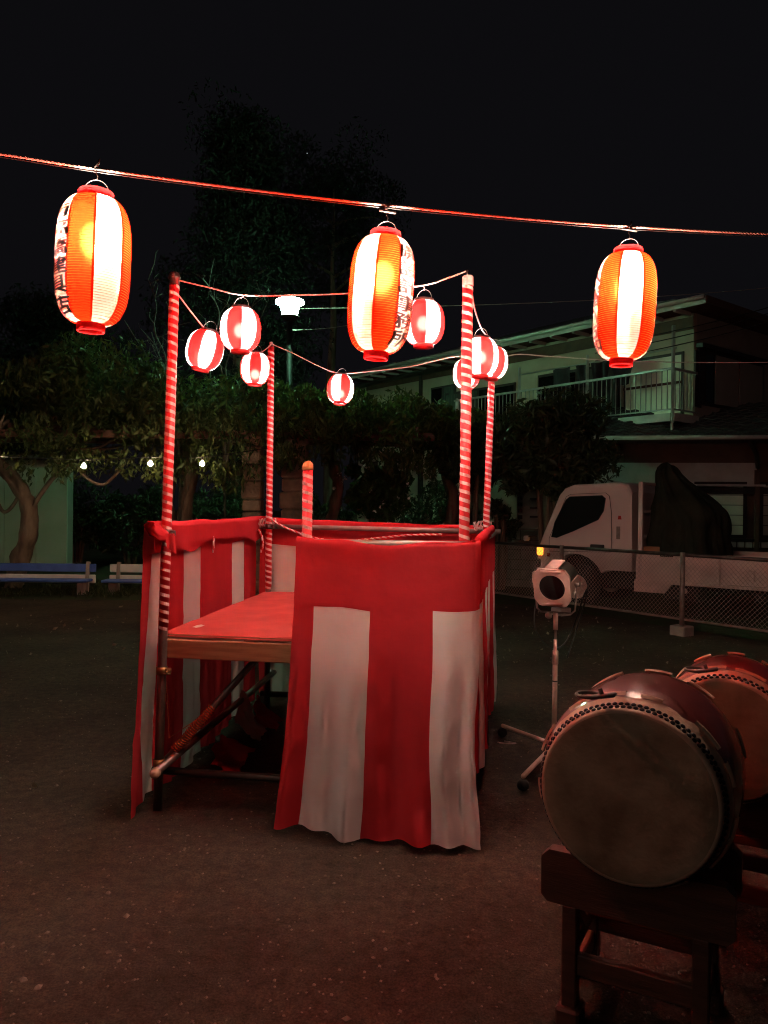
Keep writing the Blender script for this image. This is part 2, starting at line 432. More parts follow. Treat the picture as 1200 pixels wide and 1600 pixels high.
def big_lantern(px, py, d, phase, text, tcen, twid, u0, u1, tilt, label):
    c = at(px, py, d)
    t = thing('paper_lantern', label, 'lantern', c, 0, 'large paper lanterns on the overhead rope')
    t.rotation_euler = (0, R(tilt), 0); t.scale = (.925,) * 3
    th = math.atan2(-c.y, -c.x)                       # direction that faces the viewer
    for k in range(8):
        link('paper_panel', big_red if k % 2 else big_white, t, None, (0, 0, th + R(phase) + k * math.pi / 4))
    for k in range(8): link('seam', big_seam, t, None, (0, 0, th + R(phase) + (k + .5) * math.pi / 4 + (.024 if k % 2 == 0 else -.024)))
    h = link('hoops', big_hoops, t); h['kind'] = 'stuff'
    link('top_ring', big_top, t); link('bottom_ring', big_bot, t)
    b = MB(); gl = glyphs(text, 0.0); n = len(gl)
    for i, (vs, fs) in enumerate(gl):
        uc = u0 + (u1 - u0) * (i + .5) / n; hh = (u1 - u0) / n * .90
        for q, (ox, oy) in enumerate(((0, 0), (.030, .006), (-.030, -.006), (.006, .018), (-.006, -.018))):   # brush-thick strokes
            pts = []
            for x, y, _ in vs:
                u = uc - (y + oy) * hh; a = th + R(tcen) + (x + ox) * R(twid)
                r = prof_big(min(.995, max(.005, u))) + .0042 + .0002 * q
                pts.append((r * math.cos(a), r * math.sin(a), .25 - .5 * u))
            b.add(pts, fs)
    b.build('lettering', 'ink', t, fix=False)
    hd = MB()
    ang = th + R(75)
    p = [Vector((.05 * math.cos(ang) * math.cos(a), .05 * math.sin(ang) * math.cos(a), .274 + .053 * math.sin(a))) for a in [math.pi * i / 12 for i in range(13)]]
    hd.tube(p, .0016, 5); hd.build('wire_handle', 'wire', t, True)
    top = Vector((0, 0, .324))
    hk = MB().tube([top, top + Vector((.004, 0, .018)), top + Vector((-.004, 0, .03)), top + Vector((0, 0, .052))], .0022, 5)
    hk.box(top + Vector((.0, 0, .046)), (.075, .014, .010), Matrix.Rotation(R(5), 3, 'Y'), .003)
    hk.tube([top + Vector((-.008, -.004, .05)), top + Vector((.004, 0, .07)), top + Vector((.007, .002, .088))], [.005, .006, .003], 6)
    hk.build('rope_clip', 'dark_metal', t, True)
    ld = bpy.data.lights.new('bulb', 'POINT'); ld.energy = BIG_W; ld.color = BIG_C; ld.shadow_soft_size = .065
    link('bulb', ld, t, (0, 0, .10))
    return c

BL = [big_lantern(146, 409, 2.85, -66, '有高橋建具店', -66, 52, .10, .97, 1.8,
                  'tall striped paper lantern nearest the bench end of the rope, lettering at its edge'),
      big_lantern(595, 462, 3.13, 56, '磯設計事務所', 55, 54, .08, .97, 4.0,
                  'middle tall paper lantern on the rope, with a full column of black lettering'),
      big_lantern(976, 480, 3.40, -79, '久番込品', -72, 44, .12, .95, 3.0,
                  'tall striped paper lantern hanging in front of the house balcony')]

rp = [at(-420, 200, 2.62), at(-150, 222, 2.72), at(0, 240.5, 2.78), at(150, 264, 2.85), at(380, 295, 3.0), at(598, 320, 3.13), at(800, 340, 3.27), at(981, 354, 3.40), at(1200, 365.5, 3.58), at(1500, 374, 3.85), at(1900, 380, 4.3)]
def resample(pts, step):
    res = []
    for a, b in zip(pts[:-1], pts[1:]):
        n = max(1, int((Vector(b) - Vector(a)).length / step)); res += [lerp(a, b, i / n) for i in range(n)]
    return res + [Vector(pts[-1])]
def smoothpath(pts, k=6):
    res = []
    for i in range(len(pts) - 1):
        p0, p1, p2, p3 = (Vector(pts[max(0, min(len(pts) - 1, j))]) for j in (i - 1, i, i + 1, i + 2))
        for s in range(k):
            t = s / k
            res.append(.5 * ((2 * p1) + (-p0 + p2) * t + (2 * p0 - 5 * p1 + 4 * p2 - p3) * t * t + (-p0 + 3 * p1 - 3 * p2 + p3) * t ** 3))
    return res + [Vector(pts[-1])]
core = resample(smoothpath(rp), .009)
t = thing('festival_rope', 'red braided rope with a thin black cable carrying three big lanterns', 'rope', rp[5])
for k in range(3):
    pts, s = [], 0.0
    for i, p in enumerate(core):
        if i: s += (p - core[i - 1]).length
        a = 2 * math.pi * (s / .055 + k / 3)
        pts.append(p + Vector((0, math.cos(a), math.sin(a))) * .0027)
    MB().tube(pts, .0031, 5).build('strand', 'rope', t, True, True)
MB().tube([p + Vector((0, .004, -.009 - .002 * math.sin(i * .02))) for i, p in enumerate(core[::8])], .0022, 5).build('power_cable', 'black_cable', t, True, True)

def prof_small(u):
    return .046 + (.105 - .046) * max(0, 1 - abs(2 * u - 1) ** 2.3) ** .62
def small_sector(mat):
    b = MB()
    def fn(a, u):
        r = prof_small(u) + .0007 * abs(math.sin(math.pi * 26 * u)); return (r * math.cos(a), r * math.sin(a), .108 - .216 * u)
    b.grid(fn, [-math.pi / 8 + math.pi / 4 * i / 6 for i in range(7)], [i / 52 for i in range(53)])
    return b.mesh('shade_panel', mat, True, False)
s_red, s_white = small_sector('sl_red'), small_sector('sl_white')
s_top = MB().lathe([(.038, .105), (.050, .106), (.050, .120), (.046, .121), (.044, .110), (.038, .105)], 24).mesh('top_ring', 'lan_black', True)
s_bot = MB().lathe([(.038, -.105), (.049, -.106), (.050, -.112), (.050, -.122), (.045, -.123), (.043, -.110), (.038, -.105)], 24).mesh('bottom_ring', 'lan_cap', True)
s_handle = MB().tube([(.044 * math.cos(a), 0, .118 + .05 * math.sin(a)) for a in [math.pi * i / 10 for i in range(11)]], .0014, 5).mesh('wire_handle', 'wire', True)
def small_lantern(px, py, d, phase, tilt, label, bz=0.0):
    c = at(px, py, d)
    t = thing('round_lantern', label, 'lantern', c, 0, 'round lanterns strung round the stage')
    t.rotation_euler = (R(tilt[1]), R(tilt[0]), 0)
    th = math.atan2(-c.y, -c.x)
    for k in range(8): link('shade_panel', s_red if k % 2 else s_white, t, None, (0, 0, th + R(phase) + k * math.pi / 4))
    link('top_ring', s_top, t); link('bottom_ring', s_bot, t); link('wire_handle', s_handle, t, None, (0, 0, th + R(60)))
    ld = bpy.data.lights.new('bulb', 'POINT'); ld.energy = SMALL_W; ld.color = SMALL_C; ld.shadow_soft_size = .045
    link('bulb', ld, t, (0, 0, bz))
    return c

# ------------------------------------------------------------------ stage
A, C, B, D = Vector((-1.20, 4.05, 0)), Vector((.41, 3.78, 0)), Vector((-.92, 6.15, 0)), Vector((.785, 5.95, 0))
Ep = Vector((-.39, 3.914, 0))
def hz(py, d): return at(600, py, d).z
ST = thing('festival_stage', 'scaffold dance stage with red deck and candy striped poles', 'stage', ((A + D) / 2)[:])
def on(px, py, d): return at(px, py, d)
poles = {  # bottom point, top point, wrap start z
 'A': (A + Vector((.022, 0, 0)), on(272.5, 440, 4.07), .95),
 'C': (C + Vector((-.02, 0, 0)), on(731, 438, 3.80), .3),
 'B': (B + Vector((.0, 0, 0)), on(423.5, 540, 6.17), .95),
 'D': (D + Vector((-.03, 0, 0)), on(768, 596, 5.97), .95),
 'E': (Ep + Vector((-.005, 0, 0)), on(481, 728, 3.93), .3),
}
def striped_pole(key):
    p, q, z0 = poles[key]
    po = MB().tube([p, lerp(p, q, .25), lerp(p, q, .5), lerp(p, q, .75), q], .0235, 14).build('pole', 'pipe', ST, True, True)
    d = (q - p); L = d.length; ta = z0 / q.z
    s0 = lerp(p, q, ta); x = d.normalized(); u = x.orthogonal().normalized()
    u = Vector((1, 0, 0)) - x * x.x; u.normalize(); v = x.cross(u)
    MB().tube([s0, lerp(s0, q, .5), q - x * .012], .0255, 16).build('red_wrap', 'pole_red', po, True, True)
    Lw = (q - s0).length - .03; b = MB(); pts = []
    ph = 0.0; s = 0.0; rows = []
    while s < Lw:
        pitch = .044 + .007 * NZ(s * 3.1, ord(key))
        ph -= 2 * math.pi / 14; s += pitch / 14
        wd = .0085 + .002 * NZ(s * 5, ord(key) + 3)
        c0 = s0 + x * s; dr = u * math.cos(ph) + v * math.sin(ph)
        rows.append((c0 + dr * .0268 - x * wd, c0 + dr * .0268 + x * wd))
    k = [p for r in rows for p in r]
    b.add(k, [(2 * i, 2 * i + 1, 2 * i + 3, 2 * i + 2) for i in range(len(rows) - 1)])
    b.build('white_ribbon', 'pole_white', po, False, True, False)
    return po, q, x
PO = {k: striped_pole(k) for k in poles}
# pole heads
q = PO['A'][1]
b = MB(); b.lathe([(.0, .052), (.016, .050), (.026, .040), (.031, .026), (.031, .012), (.026, .008), (.026, -.022), (.0, -.022)], 14, c=q)
b.box(q + Vector((0, -.03, .03)), (.02, .02, .02), None, .004)
b.build('pole_head', 'dark_metal', PO['A'][0], True, True)
q = PO['C'][1]
MB().lathe([(.0, .022), (.022, .022), (.027, .016), (.028, -.028), (.0, -.028)], 14, c=q).build('pole_head', 'cord', PO['C'][0], True, True)
MB().tube([q + Vector((-.004, 0, .02)), q + Vector((-.002, 0, .05))], .004, 6).build('hook', 'dark_metal', PO['C'][0], True, True)
q = PO['B'][1]
MB().tube([q - Vector((0, 0, .02)), q + Vector((0, 0, .03))], .012, 8).build('pole_head', 'cord', PO['B'][0], True, True)
q = PO['E'][1]
MB().lathe([(.0, .026), (.014, .024), (.024, .014), (.0275, 0), (.0275, -.02), (.0, -.02)], 16, c=q).build('pole_cap', 'cap_yellow', PO['E'][0], True, True)
# deck
DZ = .925
FL, FR, BR, BL_ = A + Vector((.02, .05, 0)), C + Vector((-.02, .05, 0)), D + Vector((-.03, .03, 0)), B + Vector((-.02, .03, 0))
def decksheet(z0, z1, grow):
    cen = (FL + FR + BR + BL_) / 4; b = MB()
    ps = [p + (p - cen).normalized() * grow for p in (FL, FR, BR, BL_)]
    return b.prism([(p.x, p.y, z0) for p in ps], (0, 0, z1 - z0))
decksheet(DZ - .022, DZ - .004, -.004).build('deck_board', 'wood', ST, False, True)
dk = MB(); n = 60
dk.grid(lambda s, t: (lambda p: (p.x, p.y, DZ + .004 * NZ(p.x * 4, p.y * 4) + .003 * (1 - abs(NZ(p.x * 2.2 + p.y, p.y * 1.5, 5))) ** 8 - (.016 if t < .001 else 0)))(lerp(lerp(FL, FR, s), lerp(BL_, BR, s), max(0, t))), [i / n for i in range(n + 1)], [0, .004] + [i / n for i in range(1, n + 1)])
dk.build('deck_cover', 'deck_red', ST, True, True, False)
def beam(p, q, name='beam', mat='wood', wd=.05, ht=.10, z=DZ - .077):
    p, q = Vector((p.x, p.y, z)), Vector((q.x, q.y, z)); MB().bar(p, q, wd, ht).build(name, mat, ST, False, True)
beam(FL + Vector((.02, .0, 0)), FR); beam(BL_ + Vector((.05, -.03, 0)), BR + Vector((-.05, -.03, 0)))
beam(FL + Vector((.03, .06, 0)), BL_ + Vector((.03, -.08, 0))); beam(FR + Vector((-.03, .06, 0)), BR + Vector((-.03, -.08, 0)))
for s in (.33, .66): beam(lerp(FL, FR, s) + Vector((0, .04, 0)), lerp(BL_, BR, s) - Vector((0, .07, 0)), 'joist')
# rails and lower pipes
def pipe(p, q, r=.021, name='rail', mat='pipe'):
    return MB().tube([p, lerp(p, q, .5), q], r, 10).build(name, mat, ST, True, True)
RF, RG = on(239, 834, 3.98), on(402, 823, 6.28)
pipe(RF + Vector((-.01, 0, 0)), RG + Vector((-.01, 0, 0)), .014)
RB0, RB1 = on(398, 822, 6.24), on(782, 831, 6.03); pipe(RB0, RB1, .02)
RC0, RC1 = Vector((.445, 3.84, 1.405)), on(772, 833, 6.05); pipe(RC0, RC1)
RE0, RE1 = Vector((-.425, 3.873, 1.425)), Vector((.44, 3.745, 1.425)); pipe(RE0, RE1)
pipe(Vector((-1.135, 3.86, .262)), Vector((-.88, 6.25, .262)), .022, 'ledger_pipe')
pipe(Vector((-.475, 3.80, .232)), Vector((-.2, 6.2, .232)), .022, 'ledger_pipe')
pipe(Vector((-1.22, 4.10, .195)), Vector((.43, 3.83, .195)), .02, 'ledger_pipe', 'dark_metal')
pipe(Vector((-.98, 6.2, .42)), Vector((.82, 6.0, .42)), .022, 'ledger_pipe', 'dark_metal')
pipe(Vector((-.98, 6.2, .10)), Vector((.82, 6.0, .10)), .022, 'ledger_pipe', 'dark_metal')
pipe(Vector((.45, 3.8, .3)), Vector((.79, 6.0, .3)), .022, 'ledger_pipe', 'dark_metal')
for c in (Vector((-1.135, 3.855, .262)), Vector((-.475, 3.795, .232))):
    MB().lathe([(.0, -.030), (.012, -.028), (.022, -.02), (.027, -.006), (.027, .012), (.0, .014)], 14, 'Y', c).build('pipe_cap', 'cap_beige', ST, True, True)
b0, b1 = Vector((-1.16, 4.13, .235)), Vector((-.60, 4.20, .875))
MB().tube([b0, lerp(b0, b1, .5), b1], .019, 10).build('brace', 'pipe', ST, True, True)
tw = MB(); dd = (b1 - b0); ux = dd.normalized(); uy = ux.orthogonal().normalized(); uz = ux.cross(uy)
tw.tube([lerp(b0, b1, .08 + .36 * i / 260) + (uy * math.cos(i * .55) + uz * math.sin(i * .55)) * (.024 + .003 * math.sin(i * 1.7)) for i in range(261)], .0042, 4)
tw.tube([lerp(b0, b1, .40), Vector((-1.14, 4.12, .36)), Vector((-1.15, 4.10, .62)), Vector((-1.16, 4.09, .78))], .003, 4)
tw.build('orange_twine', 'twine', ST, True, True)
def clamp(c, s=1.0, mat='brass'):
    b = MB(); c = Vector(c)
    b.lathe([(.026 * s, -.02), (.031 * s, -.02), (.031 * s, .02), (.026 * s, .02)], 12, c=c)
    b.box(c + Vector((.036, -.012, 0)), (.03, .03, .03), None, .005)
    b.tube([c + Vector((.036, -.05, .0)), c + Vector((.036, .02, 0))], .006, 6)
    b.tube([c + Vector((.055, -.03, -.01)), c + Vector((.015, -.036, -.012))], .005, 6)
    b.build('clamp', mat, ST, True, True)
pa = lambda z: lerp(poles['A'][0], poles['A'][1], z / poles['A'][1].z)
clamp(pa(.735)); clamp(pa(.25)); clamp(pa(1.46), 1, 'dark_metal'); clamp(lerp(*poles['B'][:2], .5) , 1, 'dark_metal')
clamp((-.44, 3.87, .27), 1, 'dark_metal'); clamp((-.90, 6.15, .66), 1, 'dark_metal')
# cords tied round the rails
def twist_cord(pts, r=.0045, name='tie_cord'):
    core = resample(smoothpath(pts, 5), .012); o = None
    for k, mt in ((0, 'pole_red'), (1, 'pole_white')):
        ps = []; s = 0
        for i, p in enumerate(core):
            if i: s += (p - core[i - 1]).length
            a = 2 * math.pi * (s / .05 + k / 2); ps.append(p + Vector((.3 * math.cos(a), math.cos(a), math.sin(a))) * r * .7)
        MB().tube(ps, r, 5).build(name, mt, ST, True, True)
twist_cord([on(424, 812, 6.1), on(450, 826, 6.1), on(490, 840, 6.1), on(535, 846, 6.15), on(580, 842, 6.1), on(640, 836, 6.02), on(690, 835, 5.98)], .006)
twist_cord([on(404, 828, 6.15), on(409, 838, 6.1), on(411, 850, 6.1), on(408, 862, 6.12)], .007)
twist_cord([on(333, 838, 5.0), on(334, 850, 4.98), on(333, 862, 5.0)], .006)
for (a, bb) in (((-1.02, 6.22), (-.88, 6.16)), ((.70, 5.98), (.84, 6.05))):
    kn = MB(); ps = []
    for j in range(56):
        p = lerp((a[0], a[1], 1.47), (bb[0], bb[1], 1.49), j / 55)
        ps.append(p + Vector((.012 * math.sin(j * 1.3), .034 * math.cos(j * .7), .034 * math.sin(j * .7) + .012 * NZ(j * .3, 2))))
    kn.tube(ps, .006, 5).build('rail_lashing', 'cord', ST, True, True)

# ------------------------------------------------------------------ striped curtains
def curtain(name, label, path, ztop, zbot, flare, breaks, first, valance, seed, inside=.14, side=1, rows=.03, extra=None, amp=1.0):
    """path: list of xy points; cloth hangs from a rail there; side picks which way is outward"""
    pts = [Vector((p[0], p[1], 0)) for p in path]
    cum = [0.0]
    for a, b in zip(pts[:-1], pts[1:]): cum.append(cum[-1] + (b - a).length)
    L = cum[-1]
    def loc(s):
        s = min(max(s, 0), L)
        for i in range(len(pts) - 1):
            if s <= cum[i + 1] or i == len(pts) - 2:
                t = (s - cum[i]) / (cum[i + 1] - cum[i]); return lerp(pts[i], pts[i + 1], t), (pts[i + 1] - pts[i]).normalized()
    def base(s):
        p, _ = loc(s); d0 = loc(s - .05)[1]; d1 = loc(s + .05)[1]; d = (d0 + d1).normalized()
        return p, d, Vector((d.y, -d.x, 0)) * side
    t = thing(name, label, 'curtain', (pts[0].x, pts[0].y, 0))
    def pos(s, v, lift=0.0):
        p, d, nrm = base(s); zt = ztop(s / L) + .008 * NZ(s * 3, seed); zb = zbot(s / L); H = zt - zb
        if v < 0:
            k = -v
            if k < .07:
                a = math.pi * k / .07; off = .026 * math.cos(a); z = zt + .026 * math.sin(a)
            else:
                off = -.026 - .01 * NZ(s * 5, k * 6, seed); z = zt - (k - .07) * (1 + .5 * NZ(s * 2.2, seed + 5))
            return p + nrm * off + Vector((0, 0, z))
        w = v / H; g = sm(w, .02, .8)
        off = .026 + lift
        wr = g * (.030 * math.sin(2 * math.pi * (s + .05 * NZ(s * 2, v, seed)) / .37 + seed + 1.2 * w) + .021 * math.sin(2 * math.pi * (s + .04 * NZ(s * 3, v * 1.5, seed)) / .15 + 2 * seed - 2 * w) * (.2 + w))
        wr += g * .022 * NZ(s * 2.8 + v * .6, v * .6 - s * .7, seed)
        wr += (.40 + g) * .014 * NZ(s * 6 - v * 2.2, v * 1.3 + s * 2, seed + 9) + .006 * NZ(s * 13 + v * 10, v * 7 - s * 4, seed + 4) + .009 * (.3 + g) * (1 - abs(NZ(s * 4.5 + v * 3.2, v * 1.4 - s * 2.2, seed + 6))) ** 9 - .008 * (.3 + g) * (1 - abs(NZ(s * 3.5 - v * 2.4, v * 1.2 + s * 1.8, seed + 8))) ** 10
        off += wr * amp
        off += extra(s, v) if extra else 0
        q = p + nrm * off + Vector((*flare(s / L, w), 0)) + d * (.02 * amp * g * NZ(s * 1.5, v * 2, seed + 2))
        return q + Vector((0, 0, zt - v + (.012 * math.sin(s * 9 + seed) * w if w > .9 else 0)))
    col = .018
    vb = MB(); vs = [-inside + inside * i / 8 for i in range(8)] + frange(0, valance + .006, .02)
    vb.grid(lambda s, v: pos(s, v, .0022 * sm(v, 0, .05)), frange(0, L, col), vs)
    vb.build('top_band', 'red_cloth', t, True, True, False)
    H0 = max(ztop(0) - zbot(0), ztop(1) - zbot(1))
    cuts = [0] + breaks + [L]; red = first == 'r'
    for a, b in zip(cuts[:-1], cuts[1:]):
        m = MB(); nv = int(1.3 / rows)
        m.grid(lambda s, w: pos(s, valance - .012 + (ztop(s / L) - zbot(s / L) - valance + .012) * w), frange(a, b, col), [i / nv for i in range(nv + 1)])
        m.build('red_stripe' if red else 'white_stripe', 'red_cloth' if red else 'white_cloth', t, True, True, False)
        red = not red
    return t

fp = [(-.435, 3.875), (.30, 3.757), (.440, 3.737), (.466, 3.765)]
curtain('striped_curtain', 'red and white striped curtain covering the stage front beside the drums', fp,
        lambda s: 1.428 - .020 * math.sin(math.pi * s) - .006 * math.sin(5 * math.pi * s), lambda s: .030,
        lambda s, w: (-.075 * (1 - sm(s, 0, .8)) * w ** 2 - .025 * s * w, -(.09 + .10 * s) * w ** 1.3),
        [.100, .385, .693], 'r', .302, 1.3,
        extra=lambda s, v: .010 * abs(math.cos(5 * math.atan2(v - .92, s - .70))) * math.exp(-math.hypot(v - .92, (s - .70) * 1.2) / .30) * sm(v, .3, .5))
curtain('striped_curtain', 'red and white striped curtain on the spotlight side of the stage, seen almost edge on', [(.438, 3.745), (.59, 4.6), (.85, 6.06)],
        lambda s: 1.430 + .028 * s, lambda s: .30 - .16 * s, lambda s, w: (.012 * math.sin(s * 9) * w, 0),
        [.10, .36, .66, .95, 1.25, 1.55, 1.85, 2.1], 'r', .30, 2.9, amp=.4)
curtain('striped_curtain', 'red and white striped curtain hung across the back of the stage behind the deck', [(.84, 6.07), (.3, 6.17), (-1.02, 6.30)],
        lambda s: 1.45 + .05 * s - .01 * math.sin(math.pi * s), lambda s: .05, lambda s, w: (0, .03 * w),
        [.3, .62, .92, 1.22, 1.52, 1.82], 'r', .21, 4.1, amp=.6)
curtain('striped_curtain', 'red and white striped curtain on the bench side of the stage, open at the corner', [(-1.02, 6.29), (-1.12, 5.2), (-1.205, 3.96), (-1.19, 3.91)],
        lambda s: 1.505 - .012 * math.sin(math.pi * s), lambda s: .05 - .02 * s, lambda s, w: (.015 * w - .065 * w * sm(s, .55, 1), -.03 * w * sm(s, .8, 1)),
        [.36, .68, 1.40, 1.72, 2.09, 2.22], 'r', .165, 7.7, amp=.40, inside=.21)
for cx, cy, wd, hh_, mt, sd_ in ((-.98, 5.35, .20, .30, 'white_cloth', 3), (-.90, 5.55, .16, .22, 'red_cloth', 8), (-1.0, 4.75, .26, .16, 'red_cloth', 5)):
    fb_ = MB(); fb_.grid(lambda x, y: Vector((cx + .16 * y + .05 * NZ(x * 3, y * 2, sd_), cy + wd * x + .05 * NZ(x * 2, y * 3, sd_ + 1), .03 + hh_ * (1 - y) ** 1.6 * (1 - .6 * abs(x)) + .03 * abs(NZ(x * 4, y * 4, sd_)))), [-1 + i / 8 for i in range(17)], [i / 10 for i in range(11)])
    o = fb_.build('loose_cloth', mt, None, True, False, False)
    tag(o, {3: 'pale cloth crumpled on the ground under the stage deck', 8: 'red cloth crumpled beside the pale cloth under the deck', 5: 'red cloth hem lying near the front corner under the deck'}[sd_], 'cloth')
kb = MB()   # cloth bundled over the corner of the rail
def bun(a, u):
    r = (.052 + .016 * NZ(2 * math.cos(a), 2 * math.sin(a), u * 3)) * math.sin(math.pi * min(.97, max(.03, u))) ** .5
    c = lerp((-1.225, 3.97, 1.50), (-1.12, 3.99, 1.462), u)
    return c + Vector((.01 * math.cos(a), r * math.cos(a), r * .75 * math.sin(a) - .02 * u))
kb.grid(bun, [2 * math.pi * i / 24 for i in range(25)], [i / 14 for i in range(15)])
kb.grid(lambda s, v: Vector((-1.12 + .05 * s + .012 * v, 3.935 + .008 * math.sin(6 * s) , 1.462 - .075 * v - .03 * s * v)), [i / 6 for i in range(7)], [i / 6 for i in range(7)])
kb.build('cloth_bundle', 'red_cloth', ST, True, True, False)

# ------------------------------------------------------------------ small lanterns and their cords
tops = {k: PO[k][1] for k in PO}
SL = [small_lantern(376, 515, 4.00, -64, (1, 0), 'round striped lantern, upper of the cluster near the green street lamp', -.005),
      small_lantern(320, 547, 4.38, 10, (13, 0), 'round striped lantern tilted beside the nearest corner pole on the bench side', -.045),
      small_lantern(399, 576, 5.45, 45, (2, 0), 'round striped lantern just beside the back pole on the bench side', -.05),
      small_lantern(532, 608, 6.05, -22, (3, -8), 'round striped lantern hanging low and alone over the back of the stage', -.045),
      small_lantern(662, 505, 3.86, 30, (0, 0), 'round striped lantern partly behind the lettered middle paper lantern', 0),
      small_lantern(751, 558, 4.50, -22, (0, 0), 'round striped lantern in front of its neighbour beside the tall front pole', 0),
      small_lantern(770, 567, 5.45, -15, (6, 0), 'round striped lantern at the head of the back pole nearest the house', 0),
      small_lantern(729, 584, 6.0, 20, (0, 0), 'round striped lantern mostly behind the tall front pole', -.03)]
def cord(pts, label, r=.0042, name='lantern_cord'):
    o = MB().tube(smoothpath(pts, 6), r, 6).build(name, 'cord', None, True)
    return tag(o, label, 'cord', 'cords strung between the pole heads')
cord([tops['A'] + Vector((.01, 0, .01)), on(330, 450, 4.05), on(380, 461, 4.02), on(460, 461, 3.97), on(545, 458, 3.93), on(655, 447, 3.86), on(695, 436, 3.83), tops['C'] + Vector((-.01, 0, .045))],
     'thin cord running from the near bench side pole to the tall front pole')
cord([tops['A'] - Vector((-.02, -.02, .07)), on(300, 489, 4.2), on(320, 513, 4.36), on(334, 520, 4.5), on(365, 536, 4.9), on(399, 552, 5.42), on(412, 548, 5.8), tops['B'] + Vector((0, 0, .01))],
     'thin cord sloping between the two poles on the bench side')
cord([tops['B'] + Vector((0, 0, .015)), on(460, 553, 6.15), on(500, 573, 6.1), on(530, 583, 6.05), on(570, 581, 6.03), on(640, 573, 6.02), on(727, 557, 6.0), tops['D'] + Vector((0, 0, .01))],
     'thin cord dipping across the back of the stage between the two rear poles')
cord([tops['C'] + Vector((.015, 0, -.02)), on(741, 480, 4.0), on(751, 511, 4.45), on(758, 522, 4.8), on(768, 535, 5.3), tops['D'] + Vector((0, 0, .03))],
     'thin cord dropping from the tall front pole to the pole behind it')
for s, q in ((SL[0], on(380, 461, 4.02)), (SL[4], on(660, 446, 3.86))):
    p = s + Vector((0, 0, .165)); tag(MB().tube([p, lerp(p, q, .5) + Vector((.006, 0, 0)), q], .003, 5).build('hanging_string', 'cord', None, True),
        'short string holding the round lantern ' + ('near the street lamp' if s is SL[0] else 'behind the lettered paper lantern'), 'string')
o = MB().tube(smoothpath([tops['D'] + Vector((.01, 0, .02)), on(795, 556, 6.2), on(860, 557, 6.5), on(950, 563, 6.9), on(1060, 566, 7.3), on(1200, 566, 7.8), on(1500, 560, 8.6)], 6), .005, 6).build('power_cord', 'cord', None, True)
tag(o, 'pale cord running from a rear stage pole past the house balcony', 'cord')

